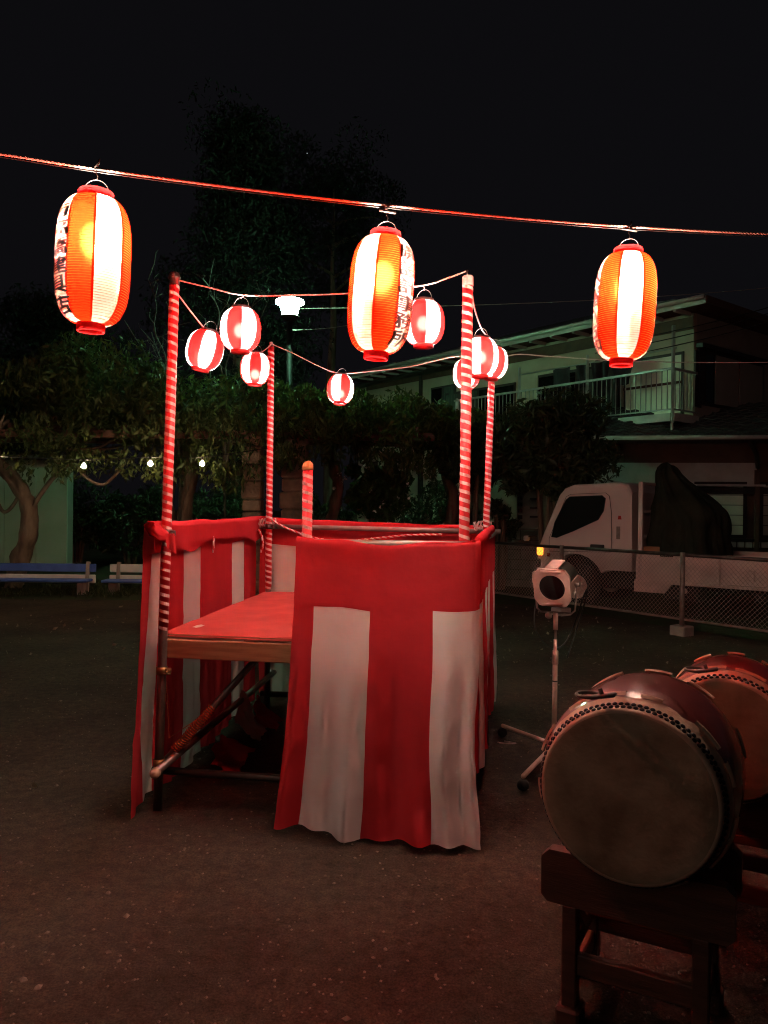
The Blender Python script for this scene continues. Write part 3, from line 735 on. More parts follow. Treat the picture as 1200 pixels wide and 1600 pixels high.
# ------------------------------------------------------------------ drums and their stands
AX = math.atan2(.47, .88)
tackm = MB().lathe([(.0, .0048), (.004, .0042), (.0070, .002), (.0078, 0), (.0, -.001)], 8).mesh('tack', 'tack', True)
def drum(name, c, r, length, label, ntack, seed):
    k = r / .245
    t = thing(name, label, 'drum', c, -AX, 'barrel drums on wooden stands')
    pr = [(0, .245), (.02, .252), (.05, .262), (.07, .2685), (.09, .2755), (.115, .2830), (.145, .2890), (.19, .2925), (.27, .2935)]; pr += [(.54 - h, rr) for h, rr in reversed(pr[:-1])]
    pr = [(h * length / .54, rr * k) for h, rr in pr]
    def rad(h):
        for (h0, r0), (h1, r1) in zip(pr[:-1], pr[1:]):
            if h <= h1: return r0 + (r1 - r0) * (h - h0) / (h1 - h0)
        return pr[-1][1]
    bp = [(rad(h) - .002, h) for h in frange(.03, length - .03, .012)]
    MB().lathe(bp, 64, 'Y').build('barrel', 'lacquer', t, True)
    for e in (0, 1):
        mir = (lambda h: h) if e == 0 else (lambda h: length - h)
        fr = r
        MB().lathe([(0.0, mir(.002)), (fr * .4, mir(.0015)), (fr * .8, mir(.0005)), (fr * .955, mir(-.001)), (fr * .985, mir(.0005))], 64, 'Y').build('drum_head', 'skin', t, True)
        rm = MB(); segs = 96
        def rim(a, u):
            edge = .078 + .012 * NZ(6 * math.cos(a), 6 * math.sin(a), seed + e) + .006 * NZ(17 * math.cos(a), 17 * math.sin(a), seed)
            if u < .25:
                s = u / .25; h = .0005 + .012 * s * s; rr = fr * .985 + (rad(.012) + .004 - fr * .985) * math.sin(s * math.pi / 2)
            else:
                h = .0125 + (edge - .0125) * (u - .25) / .75; rr = rad(h) + .0045 - .002 * (u - .25)
            return (rr * math.cos(a), mir(h), -rr * math.sin(a))
        rm.grid(rim, [2 * math.pi * i / segs for i in range(segs + 1)], [0, .06, .12, .18, .25, .45, .65, .85, 1.0])
        ro = rm.build('head_rim', 'skin_rim', t, True)
        if e == 0:
            for row in (0, 1):
                h = .020 + .0150 * row; rr = rad(h) + .0045
                for i in range(ntack):
                    a = 2 * math.pi * (i + .5 * row) / ntack
                    rot = Vector((0, 0, 1)).rotation_difference(Vector((math.cos(a), -.45, -math.sin(a)))).to_euler()
                    link('tack', tackm, ro, (rr * math.cos(a), h, -rr * math.sin(a)), rot)
            rs = random.Random(int(seed * 10))
            for i in range(13):
                a = 2 * math.pi * (i + rs.uniform(-.25, .25)) / 13; wd = rs.uniform(.05, .10) / r; h0 = rs.uniform(.066, .080)
                tb = MB(); tb.grid(lambda aa, u: ((rad(h0 + .022 * u) + .004 + .010 * math.sin(math.pi * (.15 + .8 * u))) * math.cos(aa), h0 + .022 * u, -(rad(h0 + .022 * u) + .004 + .010 * math.sin(math.pi * (.15 + .8 * u))) * math.sin(aa)),
                                   [a + wd * j / 5 for j in range(6)], [0, .2, .4, .6, .8, 1])
                tb.build('hide_tab', 'skin_rim', t, True, False, False)
    # rear hide tabs show as a broken edge over the barrel
    rs = random.Random(int(seed * 77))
    for i in range(11):
        a = 2 * math.pi * (i + rs.uniform(-.2, .2)) / 11; wd = rs.uniform(.05, .12) / r; h0 = length - .10
        MB().grid(lambda aa, u: ((rad(h0 + .02 * u) + .002 + .012 * math.sin(math.pi * (.1 + .85 * u))) * math.cos(aa), h0 + .02 * u, -(rad(h0 + .02 * u) + .002 + .012 * math.sin(math.pi * (.1 + .85 * u))) * math.sin(aa)),
                  [a + wd * j / 5 for j in range(6)], [0, .25, .5, .75, 1]).build('hide_tab', 'skin_rim', t, True, False, False)
    for a in (R(-104),):   # iron ring handle on its plate
        h = length * .5; rr = rad(h); n = Vector((math.cos(a), 0, -math.sin(a))); tg = Vector((math.sin(a), 0, math.cos(a)))
        rot = Matrix((tg, Vector((0, 1, 0)), n)).transposed()
        hb = MB(); hb.box(n * rr, (.075, .03, .012), rot, .004)
        hb.tube([n * (rr + .008) + tg * (.04 + .035 * math.cos(q)) + Vector((0, .035 * math.sin(q), 0)) + n * .008 * math.cos(q) for q in [2 * math.pi * i / 16 for i in range(17)]], .0055, 6)
        hb.tube([n * rr + tg * .002, n * (rr + .022) + tg * .004], .007, 6)
        hb.build('ring_handle', 'dark_metal', t, True)
    return t
def drum_stand(name, base, top, rdrum, cz, label, y0=.13, y1=.42, hw=.28, mat='dark_wood'):
    t = thing(name, label, 'drum stand', (base[0], base[1], 0), -AX, 'wooden drum stands')
    for y in (y0, y1):
        bh = .165; z0 = top - bh; arc = []
        for i in range(15):
            x = -hw * .62 + 2 * hw * .62 * i / 14
            za = cz - math.sqrt(max(0, rdrum ** 2 - x * x)); arc.append((x, min(top, za - .001)))
        poly = [(-hw, z0 + .02), (-hw, top - .025), (-hw + .025, top)] + arc + [(hw - .025, top), (hw, top - .025), (hw, z0 + .02), (hw - .02, z0), (-hw + .02, z0)]
        MB().prism([(x, y - .0225, z) for x, z in poly], (0, .045, 0)).build('cradle_board', mat, t)
        for s in (-1, 1):
            MB().bar((s * .19, y, 0.0), (s * .19, y, z0 + .002), .046, .05, (0, 1, 0)).build('leg', mat, t)
            MB().box((s * .19, y, .03), (.075, .09, .06), None, .008).build('foot', mat, t)
    for s in (-1, 1):
        MB().bar((s * .19, y0 + .02, top - .30), (s * .19, y1 - .02, top - .30), .028, .06).build('side_rail', 'orange_wood', t)
        MB().bar((s * .19, y0 + .02, .13), (s * .19, y1 - .02, .13), .028, .06).build('side_rail', 'orange_wood', t)
        MB().bar((s * .185, y0 + .03, top - .18), (s * .185, (y0 + y1) / 2, top - .285), .022, .04).build('corner_brace', 'orange_wood', t)
    for y in (y0, y1):
        MB().bar((-.21, y, .19), (.21, y, .19), .03, .065).build('stretcher', mat, t)
    MB().bar((-.21, (y0 + y1) / 2 + .06, top - .262), (.21, (y0 + y1) / 2 + .06, top - .262), .05, .035).build('stretcher', 'orange_wood', t)
    return t
drum('barrel_drum', (.705, 2.20, .778), .245, .54, 'large lacquered barrel drum nearest the viewer, with black tacks round its head', 92, 2.3)
drum_stand('drum_stand', (.705, 2.20), .535, .288, .778, 'dark wooden stand under the nearest drum')
d2 = at(1133, 1157, 2.78)
drum('barrel_drum', d2, .213, .50, 'smaller barrel drum standing behind the large one at the picture edge', 70, 5.1)
drum_stand('drum_stand', (d2.x, d2.y), d2.z - .20, .252, d2.z, 'wooden stand under the drum behind, mostly hidden', .11, .40, .26)

# ------------------------------------------------------------------ unlit stage spotlight
sp = at(866, 1190, 4.9); sp.z = 0
t = thing('stage_spotlight', 'unlit cream spotlight with round dark lens on a telescopic stand beside the drums', 'spotlight', sp)
hc = at(862, 919, 4.80); hc = hc - sp
rot = Matrix.Rotation(R(-30), 3, 'Z') @ Matrix.Rotation(R(15), 3, 'X')     # local -Y is where the lamp points
def tr(p): return hc + rot @ Vector(p)
fr = MB(); n = 32; W2 = .118
oct8 = [(-.118, -.075), (-.118, .075), (-.085, .122), (.085, .122), (.118, .075), (.118, -.075), (.085, -.122), (-.085, -.122)]
def octr(a):
    best = 9
    for i in range(8):
        (x0, y0), (x1, y1) = oct8[i], oct8[(i + 1) % 8]; ca, sa = math.cos(a), math.sin(a)
        den = ca * (y1 - y0) - sa * (x1 - x0)
        if abs(den) < 1e-9: continue
        tt = (x0 * (y1 - y0) - y0 * (x1 - x0)) / den
        if tt > 0: best = min(best, tt)
    return best
ringv = []
for y, inner in ((0, 1), (0, 0), (.02, 0), (.02, 1), (0, 1)):
    ringv.append([(.083 if inner else octr(2 * math.pi * j / 48 + .001)) for j in range(48)])
vs, fs = [], []
for (y, inner), rr in zip(((0, 1), (0, 0), (.02, 0), (.02, 1)), ringv):
    for j in range(48):
        a = 2 * math.pi * j / 48 + .001; vs.append(tr((rr[j] * math.cos(a), y, rr[j] * math.sin(a))))
for i in range(4):
    for j in range(48):
        a, b_ = i * 48 + j, i * 48 + (j + 1) % 48; c_, d_ = ((i + 1) % 4) * 48 + (j + 1) % 48, ((i + 1) % 4) * 48 + j
        fs.append((a, b_, c_, d_))
MB().add(vs, fs).build('front_plate', 'lamp_cream', t)
for z in (.108, -.105): MB().box(tr((0, -.006, z)), (.13, .012, .012), rot, .003).build('gel_clip', 'lamp_cream', t)
MB().add([tr((.086 * math.cos(a), .012, .086 * math.sin(a))) for a in [2 * math.pi * i / 32 for i in range(32)]] + [tr((0, .004, 0))], [(i, (i + 1) % 32, 32) for i in range(32)]).build('lens', 'lens', t, True)
bd = MB()
for y, s in ((.02, .96), (.06, .98), (.20, .98), (.25, .82), (.27, .45)):
    for j in range(24):
        a = 2 * math.pi * j / 24; bd.v.append(tuple(tr((.115 * s * math.cos(a), y, .118 * s * math.sin(a)))))
for i in range(4):
    for j in range(24):
        a = i * 24 + j; b_ = i * 24 + (j + 1) % 24; bd.f.append((a, b_, b_ + 24, a + 24))
bd.f.append(tuple(4 * 24 + j for j in range(24)))
bd.build('housing', 'lamp_dark', t, True)
MB().box(tr((-.005, .11, .119)), (.085, .17, .010), rot, .003).build('top_plate', 'lamp_cream', t)
MB().box(tr((.116, .10, .0)), (.010, .16, .07), rot, .003).build('side_plate', 'lamp_cream', t)
yk = [tr((-.130, .09, 0)), tr((-.130, .09, 0)) + Vector((0, 0, -.10)), tr((-.130, .09, 0)) + Vector((.008, 0, -.165)), tr((-.10, .09, 0)) + Vector((0, 0, -.185)),
      tr((.10, .09, 0)) + Vector((0, 0, -.185)), tr((.130, .09, 0)) + Vector((-.008, 0, -.165)), tr((.130, .09, 0)) + Vector((0, 0, -.10)), tr((.130, .09, 0))]
MB().tube(yk, .0065, 8).build('yoke', 'galv', t, True)
MB().tube([tr((.118, .09, 0)), tr((.15, .09, 0))], .013, 8).build('yoke_knob', 'galv', t, True)
my = (yk[3] + yk[4]) / 2
base = Vector((0, 0, 0))
MB().tube([my + Vector((0, 0, -.11)), my + Vector((0, 0, .0))], .016, 10).build('spigot', 'lamp_cream', t, True)
MB().lathe([(.0, -.02), (.02, -.016), (.02, .016), (.0, .02)], 10, 'Y', my + Vector((-.045, 0, -.02))).build('clamp_knob', 'galv', t, True)
MB().tube([my + Vector((0, 0, -.20)), my + Vector((0, 0, -.09))], .008, 8).build('inner_tube', 'galv', t, True)
px_ = my.x; py_ = my.y
MB().tube([(px_, py_, my.z - .34), (px_, py_, my.z - .17)], .0115, 10).build('inner_tube', 'lamp_cream', t, True)
MB().tube([(px_, py_, .10), (px_, py_, my.z - .28)], .0165, 12).build('stand_tube', 'lamp_cream', t, True)
MB().lathe([(.017, -.05), (.0205, -.045), (.0205, .035), (.017, .04)], 12, c=(px_, py_, my.z - .28)).build('collar', 'lamp_cream', t, True)
for z in (my.z - .29, my.z - .40): MB().tube([(px_ - .03, py_, z), (px_ + .02, py_, z)], .005, 6).build('tightening_screw', 'galv', t, True)
MB().lathe([(.0172, -.004), (.019, -.004), (.019, .004), (.0172, .004)], 12, c=(px_, py_, .52)).build('tube_ring', 'dark_metal', t, True)
hub = Vector((px_, py_, .13))
MB().lathe([(.0, -.05), (.03, -.045), (.032, .035), (.018, .045)], 12, c=hub).build('hub', 'lamp_cream', t, True)
tip = at(785, 1133, 5.4) - sp
for ang in (0, 125, 235):
    q = Matrix.Rotation(R(ang), 3, 'Z') @ Vector((tip.x - hub.x, tip.y - hub.y, 0)); q = Vector((hub.x + q.x, hub.y + q.y, .085))
    lg = MB().tube([hub + Vector((0, 0, -.015)), q], .0135, 10).build('leg', 'lamp_cream', t, True)
    MB().lathe([(.0, -.018), (.03, -.016), (.036, 0), (.03, .016), (.0, .018)], 14, 'Y', q - Vector((0, 0, .048))).build('caster', 'rubber', lg, True)
cb = [tr((-.05, .24, -.04)), tr((-.16, .22, -.12)), Vector((my.x - .13, my.y + .03, my.z - .06)), Vector((my.x - .08, my.y + .03, my.z - .18)), Vector((my.x + .0, my.y + .02, my.z - .235)), Vector((my.x + .10, my.y + .05, my.z - .16)), tr((.14, .25, -.10)), tr((.12, .27, -.2)), Vector((my.x + .09, my.y + .06, my.z - .30))]
MB().tube(smoothpath(cb, 6), .0052, 6).build('lamp_cable', 'black_cable', t, True)
lp = [at(788, 1152, 5.25), at(800, 1157, 5.22), at(806, 1160, 5.2), at(798, 1163, 5.19), at(784, 1161, 5.2), at(778, 1156, 5.22)]
for p in lp: p.z = .022
tag(MB().tube(smoothpath(lp, 6), .004, 5).build('wire_loop', 'cord', None, True), 'short loop of pale wire lying on the ground near the spotlight foot', 'wire')

# ------------------------------------------------------------------ wire fence
fa, fb = Vector((1.45, 13.69, 0)), Vector((5.55, 7.60, 0)); fd = (fb - fa).normalized(); FLn = (fb - fa).length
t = thing('wire_fence', 'low chain link fence with pipe rails between the festival ground and the truck', 'fence', fa)
for z, r in ((1.04, .024), (.20, .018)): MB().tube([fa + Vector((0, 0, z)), fb + Vector((0, 0, z))], r, 8).build('rail', 'galv' if z < .5 else 'dark_metal', t, True, True)
p1 = at(1068, 900, 10.05); s1 = (Vector((p1.x, p1.y, 0)) - fa).dot(fd)
for s in (s1 - 4.2, s1 - 2.1, s1, s1 + 2.1):
    if -.1 < s < FLn + .1:
        p = fa + fd * s + Vector((-.02, -.035, 0)) * .5
        MB().tube([p + Vector((0, 0, .0)), p + Vector((0, 0, 1.07))], .032, 10).build('post', 'galv', t, True, True)
        MB().box(p + Vector((0, 0, .05)), (.22, .22, .14), Matrix.Rotation(math.atan2(fd.y, fd.x), 3, 'Z'), .012).build('post_footing', 'concrete', t, False, True)
wm = MB(); h0, h1 = .21, 1.03; hh = h1 - h0; pitch = .062; k = -hh
nrm = Vector((-fd.y, fd.x, 0))
while k < FLn:
    for sgn in (1, -1):
        s0, s1_ = max(k, 0), min(k + hh, FLn)
        if s1_ > s0:
            za, zb = (h0 + (s0 - k), h0 + (s1_ - k)) if sgn > 0 else (h1 - (s0 - k), h1 - (s1_ - k))
            wm.tube([fa + fd * s0 + Vector((0, 0, za)) + nrm * .002 * sgn, fa + fd * s1_ + Vector((0, 0, zb)) + nrm * .002 * sgn], .0024, 3, False)
    k += pitch
wm.build('chain_mesh', 'fence_wire', t, False, True, False)['kind'] = 'stuff'

# ------------------------------------------------------------------ truck
tt_ = thing('flatbed_truck', 'white light flatbed truck parked behind the wire fence', 'truck', (2.62, 13.0, 0), math.atan2(-.63, .77))
TW = 1.70
cabp = [(0.0, .42), (-.02, .62), (.0, 1.0), (.04, 1.13), (.36, 1.86), (.46, 1.97), (.62, 2.03), (1.40, 2.06), (1.53, 2.02), (1.60, 1.90), (1.62, .66), (1.22, .66)]
cabp += [(.66 + .50 * math.cos(a), .40 + .50 * math.sin(a)) for a in [R(25 + 130 * i / 10) for i in range(11)]] + [(.18, .42)]
bm = bmesh.new()
va = [bm.verts.new((x, 0.0, z)) for x, z in cabp]; vb_ = [bm.verts.new((x, TW, z)) for x, z in cabp]
bm.faces.new(va); bm.faces.new(list(reversed(vb_)))
for i in range(len(cabp)):
    j = (i + 1) % len(cabp); bm.faces.new((va[j], va[i], vb_[i], vb_[j]))
bmesh.ops.recalc_face_normals(bm, faces=bm.faces)
ee = [e for e in bm.edges if abs(e.verts[0].co.y - e.verts[1].co.y) < 1e-4 and min(e.verts[0].co.z, e.verts[1].co.z) > .98]
bmesh.ops.bevel(bm, geom=ee, offset=.07, segments=3, profile=.6, affect='EDGES')
me = bpy.data.meshes.new('cab'); bm.to_mesh(me); bm.free(); me.materials.append(M['truck_white'])
cabo = link('cab', me, tt_)
def side_plate(poly, name, mat, parent, th=.012, y=-.004):
    return MB().prism([(x, y, z) for x, z in poly], (0, -th, 0)).build(name, mat, parent)
dr_ = [(.20, .92), (.20, 1.14), (.50, 1.83), (.58, 1.87), (1.18, 1.89), (1.24, 1.84), (1.28, 1.55), (1.28, .95)]
def outline(poly, wd, name, mat, parent, y=-.003):
    b = MB()
    for i in range(len(poly)):
        p, q = poly[i], poly[(i + 1) % len(poly)]; b.bar((p[0], y, p[1]), (q[0], y, q[1]), .006, wd, (0, 1, 0), 0)
    return b.build(name, mat, parent)
do = side_plate([(x, z) for x, z in dr_], 'door', 'truck_white', tt_, .008, -.002)
outline(dr_, .010, 'door_gap', 'black', do, -.008)
win = [(.245, 1.16), (.30, 1.40), (.50, 1.78), (.57, 1.83), (1.12, 1.85), (1.18, 1.80), (1.15, 1.60), (1.06, 1.46), (.62, 1.26), (.34, 1.15)]
side_plate(win, 'window', 'glass', do, .008, -.011)
outline(win, .022, 'window_seal', 'black', do, -.015)
MB().box((1.05, -.02, 1.03), (.24, .03, .07), None, .012).build('door_handle', 'black', do)
side_plate([(1.36, 1.16), (1.36, 1.36), (1.42, 1.36), (1.42, 1.16)], 'vent', 'galv', tt_, .006, -.002)
side_plate([(1.38, 1.47), (1.39, 1.53), (1.43, 1.53), (1.44, 1.47)], 'badge', 'red_lens', tt_, .006, -.002)
ws = MB().prism([(.075, .10, 1.17), (.075, 1.60, 1.17), (.355, 1.56, 1.82), (.355, .14, 1.82)], (-.02, 0, .008)); ws.build('windscreen', 'glass', tt_)
MB().box((.03, -.004, .92), (.11, .06, .15), None, .02).build('marker_lamp', 'amber', tt_, True)
MB().box((.0, .08, .72), (.08, .26, .16), None, .03).build('headlamp', 'curtain_glass', tt_, True)
MB().box((.19, -.01, .86), (.06, .02, .06), None, .01).build('side_reflector', 'red_lens', tt_, True)
MB().box((-.06, .85, .46), (.14, 1.72, .22), None, .03).build('bumper', 'truck_grey', tt_)
MB().bar((-.02, -.02, 1.16), (-.10, -.20, 1.16), .02, .02).build('mirror_arm', 'black', tt_)
MB().box((-.11, -.22, 1.13), (.05, .16, .09), None, .02).build('mirror', 'trim_white', tt_, True)
def wheel(x, y, z=.36, r=.36):
    wo = MB().lathe([(.20, -.10), (r - .03, -.10), (r, -.075), (r, .075), (r - .03, .10), (.20, .10)], 28, 'Y', (x, y, z)).build('wheel', 'rubber', tt_, True)
    b = MB().lathe([(.0, .02), (.05, .0), (.07, -.02), (.11, -.01), (.15, .03), (.19, -.05), (.215, -.095), (.205, .0)], 28, 'Y', (x, y, z))
    for i in range(6): b.lathe([(.0, -.03), (.022, -.028), (.022, .02)], 8, 'Y', (x + .085 * math.cos(i * 1.047), y, z + .085 * math.sin(i * 1.047)))
    b.build('rim', 'truck_grey', wo, True)
for x in (.66, 4.75):
    for y in (.14, TW - .14): wheel(x, y)
side_plate([(1.68, .50), (1.68, .97), (5.6, .97), (5.6, .50)], 'bed_side', 'truck_grey', tt_, .035, .03)
bs = MB(); bs.box((3.64, -.012, .962), (3.94, .05, .03), None, .008); bs.box((3.64, -.012, .53), (3.94, .05, .05), None, .008)
for x in (1.72, 2.9, 4.3, 5.5): bs.box((x, -.010, .73), (.05, .035, .42), None, .006)
bs.build('bed_frame', 'truck_grey', tt_)
MB().box((3.64, TW - .02, .74), (3.92, .04, .46), None, .006).build('bed_side', 'truck_grey', tt_)
MB().box((3.64, TW / 2, .62), (3.92, TW - .06, .06), None, .006).build('bed_floor', 'wood', tt_)
hb = MB(); hb.box((1.74, .02, 1.25), (.07, .06, 1.62), None, .01); hb.box((1.74, TW - .02, 1.25), (.07, .06, 1.62), None, .01)
for z in (1.2, 1.6, 2.03): hb.box((1.74, TW / 2, z), (.05, TW, .05), None, .008)
hb.build('headboard', 'truck_white', tt_)
MB().box((.85, .85, .62), (1.4, 1.1, .55), None, .02).build('underbody', 'black', tt_)
MB().box((1.70, .85, .5), (.12, 1.5, .1), None, .01).build('chassis_rail', 'black', tt_)
ch = MB(); ch.box((3.2, .45, .48), (4.2, .08, .16)); ch.box((3.2, 1.25, .48), (4.2, .08, .16)); ch.box((2.35, .25, .40), (.55, .35, .30), None, .03); ch.box((3.4, .85, .38), (.1, 1.4, .1))
ch.build('chassis', 'black', tt_)
st = MB(); st.prism([(1.66, -.02, .36), (1.66, -.02, .52), (2.24, -.02, .52), (2.12, -.02, .36)], (0, .05, 0)); st.build('step_bracket', 'truck_grey', tt_)
for x in (3.35, 4.9): MB().box((x, -.03, .70), (.10, .03, .16), None, .012).build('gate_latch', 'truck_grey', tt_)
MB().lathe([(.0, -.02), (.04, -.015), (.045, .02)], 14, 'Y', (2.42, -.02, .42)).build('hose_reel', 'truck_grey', tt_, True)
MB().box((1.95, .25, 1.0), (.42, .4, .12), None, .01).build('cargo_board', 'wood', tt_)
# tarpaulin heap on the bed
tp = tt_.matrix_basis if False else Matrix.Translation((2.62, 13.0, 0)) @ Matrix.Rotation(math.atan2(-.63, .77), 4, 'Z')
b = MB()
def tarp(a, u):
    f = 1 + .13 * abs(math.sin(a * 3.5 + 2 * u + 2 * NZ(math.cos(a) * 2, math.sin(a) * 2, u * 2))) * (1 - u * .5) + .06 * NZ(9 * math.cos(a), 9 * math.sin(a), u * 1.5) + .22 * NZ(1.5 * math.cos(a), 1.5 * math.sin(a), u * 2.2) + .08 * NZ(5 * math.cos(a), 5 * math.sin(a), u * 5)
    rr = 1 - .22 * u - .50 * sm(u, .45, .95)
    if u > .9: rr *= math.sqrt(max(0, 1 - ((u - .9) / .1) ** 2))
    x = 2.30 - .42 * sm(u, .35, .95) + .55 * rr * f * math.cos(a); y = .75 + .70 * rr * f * math.sin(a)
    z = .92 + 1.42 * u + (.10 * NZ(2 * math.cos(a), 2 * math.sin(a), 7 + u * 3) + .07 * NZ(5 * math.cos(a), 5 * math.sin(a), u * 6)) * u
    return tp @ Vector((x, y, z))
b.grid(tarp, [2 * math.pi * i / 96 for i in range(97)], [i / 40 for i in range(41)])
o = b.build('tarpaulin_heap', 'tarp', None, True, fix=False)
tag(o, 'dark green tarpaulin heaped over a load on the truck bed', 'tarpaulin')

# ------------------------------------------------------------------ two storey house
O = Vector((6.8, 17.0, 0)); ha = Vector((-.62, .785, 0)).normalized(); hb_ = Vector((ha.y, -ha.x, 0))
def H(s, q, z): return O + ha * s + hb_ * q + Vector((0, 0, z))
HS = thing('two_storey_house', 'two storey house with iron railed balcony and tiled lower roof behind the truck', 'house', O)
hrot = Matrix((ha, hb_, Vector((0, 0, 1)))).transposed()
def hbox(s, q, z, ds, dq, dz, name, mat, parent=HS, bev=0):
    return MB().box(H(s, q, z), (ds, dq, dz), hrot, bev).build(name, mat, parent, False, True)
LEN, DEP, EZ = 12.0, 8.0, 6.0
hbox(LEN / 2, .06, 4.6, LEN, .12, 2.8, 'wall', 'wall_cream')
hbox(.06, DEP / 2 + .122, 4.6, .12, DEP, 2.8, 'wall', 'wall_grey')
hbox(LEN / 2, DEP / 2, 1.6, LEN - .2, DEP - .2, 3.2, 'wall', 'wall_brown')
# roof with eaves, soffit and gutter
ov = .62
rb = MB()
e = [H(-ov, -ov, EZ + .12), H(LEN + ov, -ov, EZ + .12), H(LEN + ov, DEP + ov, EZ + .12), H(-ov, DEP + ov, EZ + .12)]
r0, r1 = H(DEP / 2, DEP / 2, EZ + 1.7), H(LEN - DEP / 2 + .5, DEP / 2, EZ + 1.7)
rb.add(e + [r0, r1], [(0, 1, 5, 4), (1, 2, 5), (2, 3, 4, 5), (3, 0, 4)])
ro = rb.build('roof', 'tile', HS, False, True)
sf = MB(); sf.add([H(-ov, -ov, EZ + .10), H(LEN + ov, -ov, EZ + .10), H(LEN + ov, 0.2, EZ + .02), H(-ov, .2, EZ + .02)], [(0, 1, 2, 3)])
sf.add([H(-ov, -ov, EZ + .10), H(-ov, DEP + ov, EZ + .10), H(.2, DEP + ov, EZ + .02), H(.2, -ov, EZ + .02)], [(0, 1, 2, 3)])
sf.build('soffit', 'wall_brown', ro, False, True, False)
hbox(LEN / 2, -ov - .015, EZ + .06, LEN + 2 * ov, .03, .17, 'fascia', 'trim_white', ro)
hbox(-ov - .015, DEP / 2, EZ + .06, .03, DEP + 2 * ov, .16, 'fascia', 'wall_brown', ro)
MB().tube([H(-ov, -ov - .08, EZ + .11), H(LEN + ov, -ov - .08, EZ + .11)], .05, 8).build('gutter', 'trim_white', ro, True, True)
for i in range(18): hbox(.1 + i * .68, -ov / 2, EZ - .02, .07, ov - .02, .08, 'rafter', 'trim_white', ro)
hbox(LEN / 2, -.012, EZ - .22, LEN - .02, .024, .28, 'eave_board', 'wall_brown')
for i, (x, y, zz) in enumerate(((-.3, .2, .30), (.6, -.2, .28), (1.3, -.3, .26))): pass
for k in range(10): hbox(.3 + k * 1.2, -ov + .10, EZ + .20, .35, .12, .06, 'eave_tile', 'tile', ro)
# upper windows behind the balcony
def hwin(s0, s1, z0, z1, n, pane='curtain_glass', parent=HS, q=-.0):
    f = hbox((s0 + s1) / 2, q - .022, (z0 + z1) / 2, s1 - s0, .04, z1 - z0, 'window', 'frame_dark', parent)
    wd = (s1 - s0) / n
    for i in range(n):
        hbox(s0 + wd * (i + .5), q - .048, (z0 + z1) / 2, wd - .10, .012, z1 - z0 - .14, 'pane', pane if isinstance(pane, str) else pane[i % len(pane)], f)
hwin(.22, 1.75, 3.75, 5.18, 1, 'shutter'); hwin(1.85, 4.4, 3.75, 5.18, 2, ('curtain_glass', 'glass'))
hwin(5.2, 8.0, 3.9, 5.1, 2, ('glass', 'curtain_glass'))
hbox(1.0, -.055, 4.5, 1.5, .02, .06, 'window_bar', 'wall_brown')
# corner shutter boxes on the wall that turns away
def rbox(q, z, dq, dz, name, mat, s=-.02, ds=.05, parent=HS): return hbox(s, q, z, ds, dq, dz, name, mat, parent)
rbox(.14, 4.55, .26, 1.25, 'corner_post', 'frame_dark')
f = rbox(1.6, 4.62, 2.9, 1.25, 'window', 'frame_dark', -.03, .06)
rbox(.55, 4.60, .30, 1.05, 'pane', 'glass', -.07, .02, f)
rbox(1.28, 4.60, 1.02, 1.10, 'shutter_panel', 'wall_grey', -.09, .03, f); rbox(2.42, 4.60, 1.12, 1.10, 'shutter_panel', 'wall_grey', -.085, .03, f)
rbox(1.6, 5.28, 3.1, .09, 'window_head', 'frame_dark', -.10, .16, f)
# balcony
BZ = 3.58; BQ = -.98; BS = 6.6
hbox(BS / 2 - .05, BQ / 2, BZ + .05, BS, -BQ, .10, 'balcony_floor', 'trim_white')
hbox(BS / 2 - .05, BQ - .03, BZ + .03, BS + .06, .05, .17, 'balcony_fascia', 'trim_white'); hbox(-.12, BQ / 2, BZ + .03, .05, -BQ, .17, 'balcony_fascia', 'trim_white')
rl = MB(); rl.bar(H(-.1, BQ, BZ + 1.06), H(BS, BQ, BZ + 1.06), .05, .05).bar(H(-.1, BQ, BZ + .20), H(BS, BQ, BZ + .20), .03, .03)
rl.bar(H(-.1, BQ, BZ + 1.06), H(-.1, -.02, BZ + 1.06), .05, .05).bar(H(-.1, BQ, BZ + .20), H(-.1, -.02, BZ + .20), .03, .03)
rlo = rl.build('balcony_rail', 'rail', HS, False, True)
bal = MB().tube([(0, 0, .18), (0, 0, 1.05)], .011, 6).mesh('baluster', 'rail', True)
for i in range(52): link('baluster', bal, rlo, H(.03 + i * .128, BQ, BZ) - O)
for i in range(6): link('baluster', bal, rlo, H(-.1, BQ + .15 * (i + .7), BZ) - O)
for s, zt in ((-.1, 5.55), (2.1, 5.25), (4.2, 5.25), (6.5, 4.7)):
    MB().bar(H(s, BQ, BZ - .1), H(s, BQ, zt), .06, .06, (1, 0, 0)).build('balcony_post', 'rail', rlo, False, True)
MB().tube([H(-.1, BQ - .02, BZ - .1), H(-.1, BQ - .02, BZ - .42)], .03, 8).build('balcony_foot', 'trim_white', HS, True, True)
MB().bar(H(-.1, BQ - .02, BZ - .38), H(.75, BQ + .1, BZ - .06), .05, .05).build('balcony_strut', 'trim_white', HS, False, True)
hbox(-.08, BQ - .02, BZ - .43, .55, .12, .05, 'foot_plate', 'trim_white')
MB().tube([H(.0, BQ + .3, BZ + 1.55), H(4.4, BQ + .3, BZ + 1.55)], .016, 8).build('clothes_pole', 'rail', HS, True, True)
rs = random.Random(3)
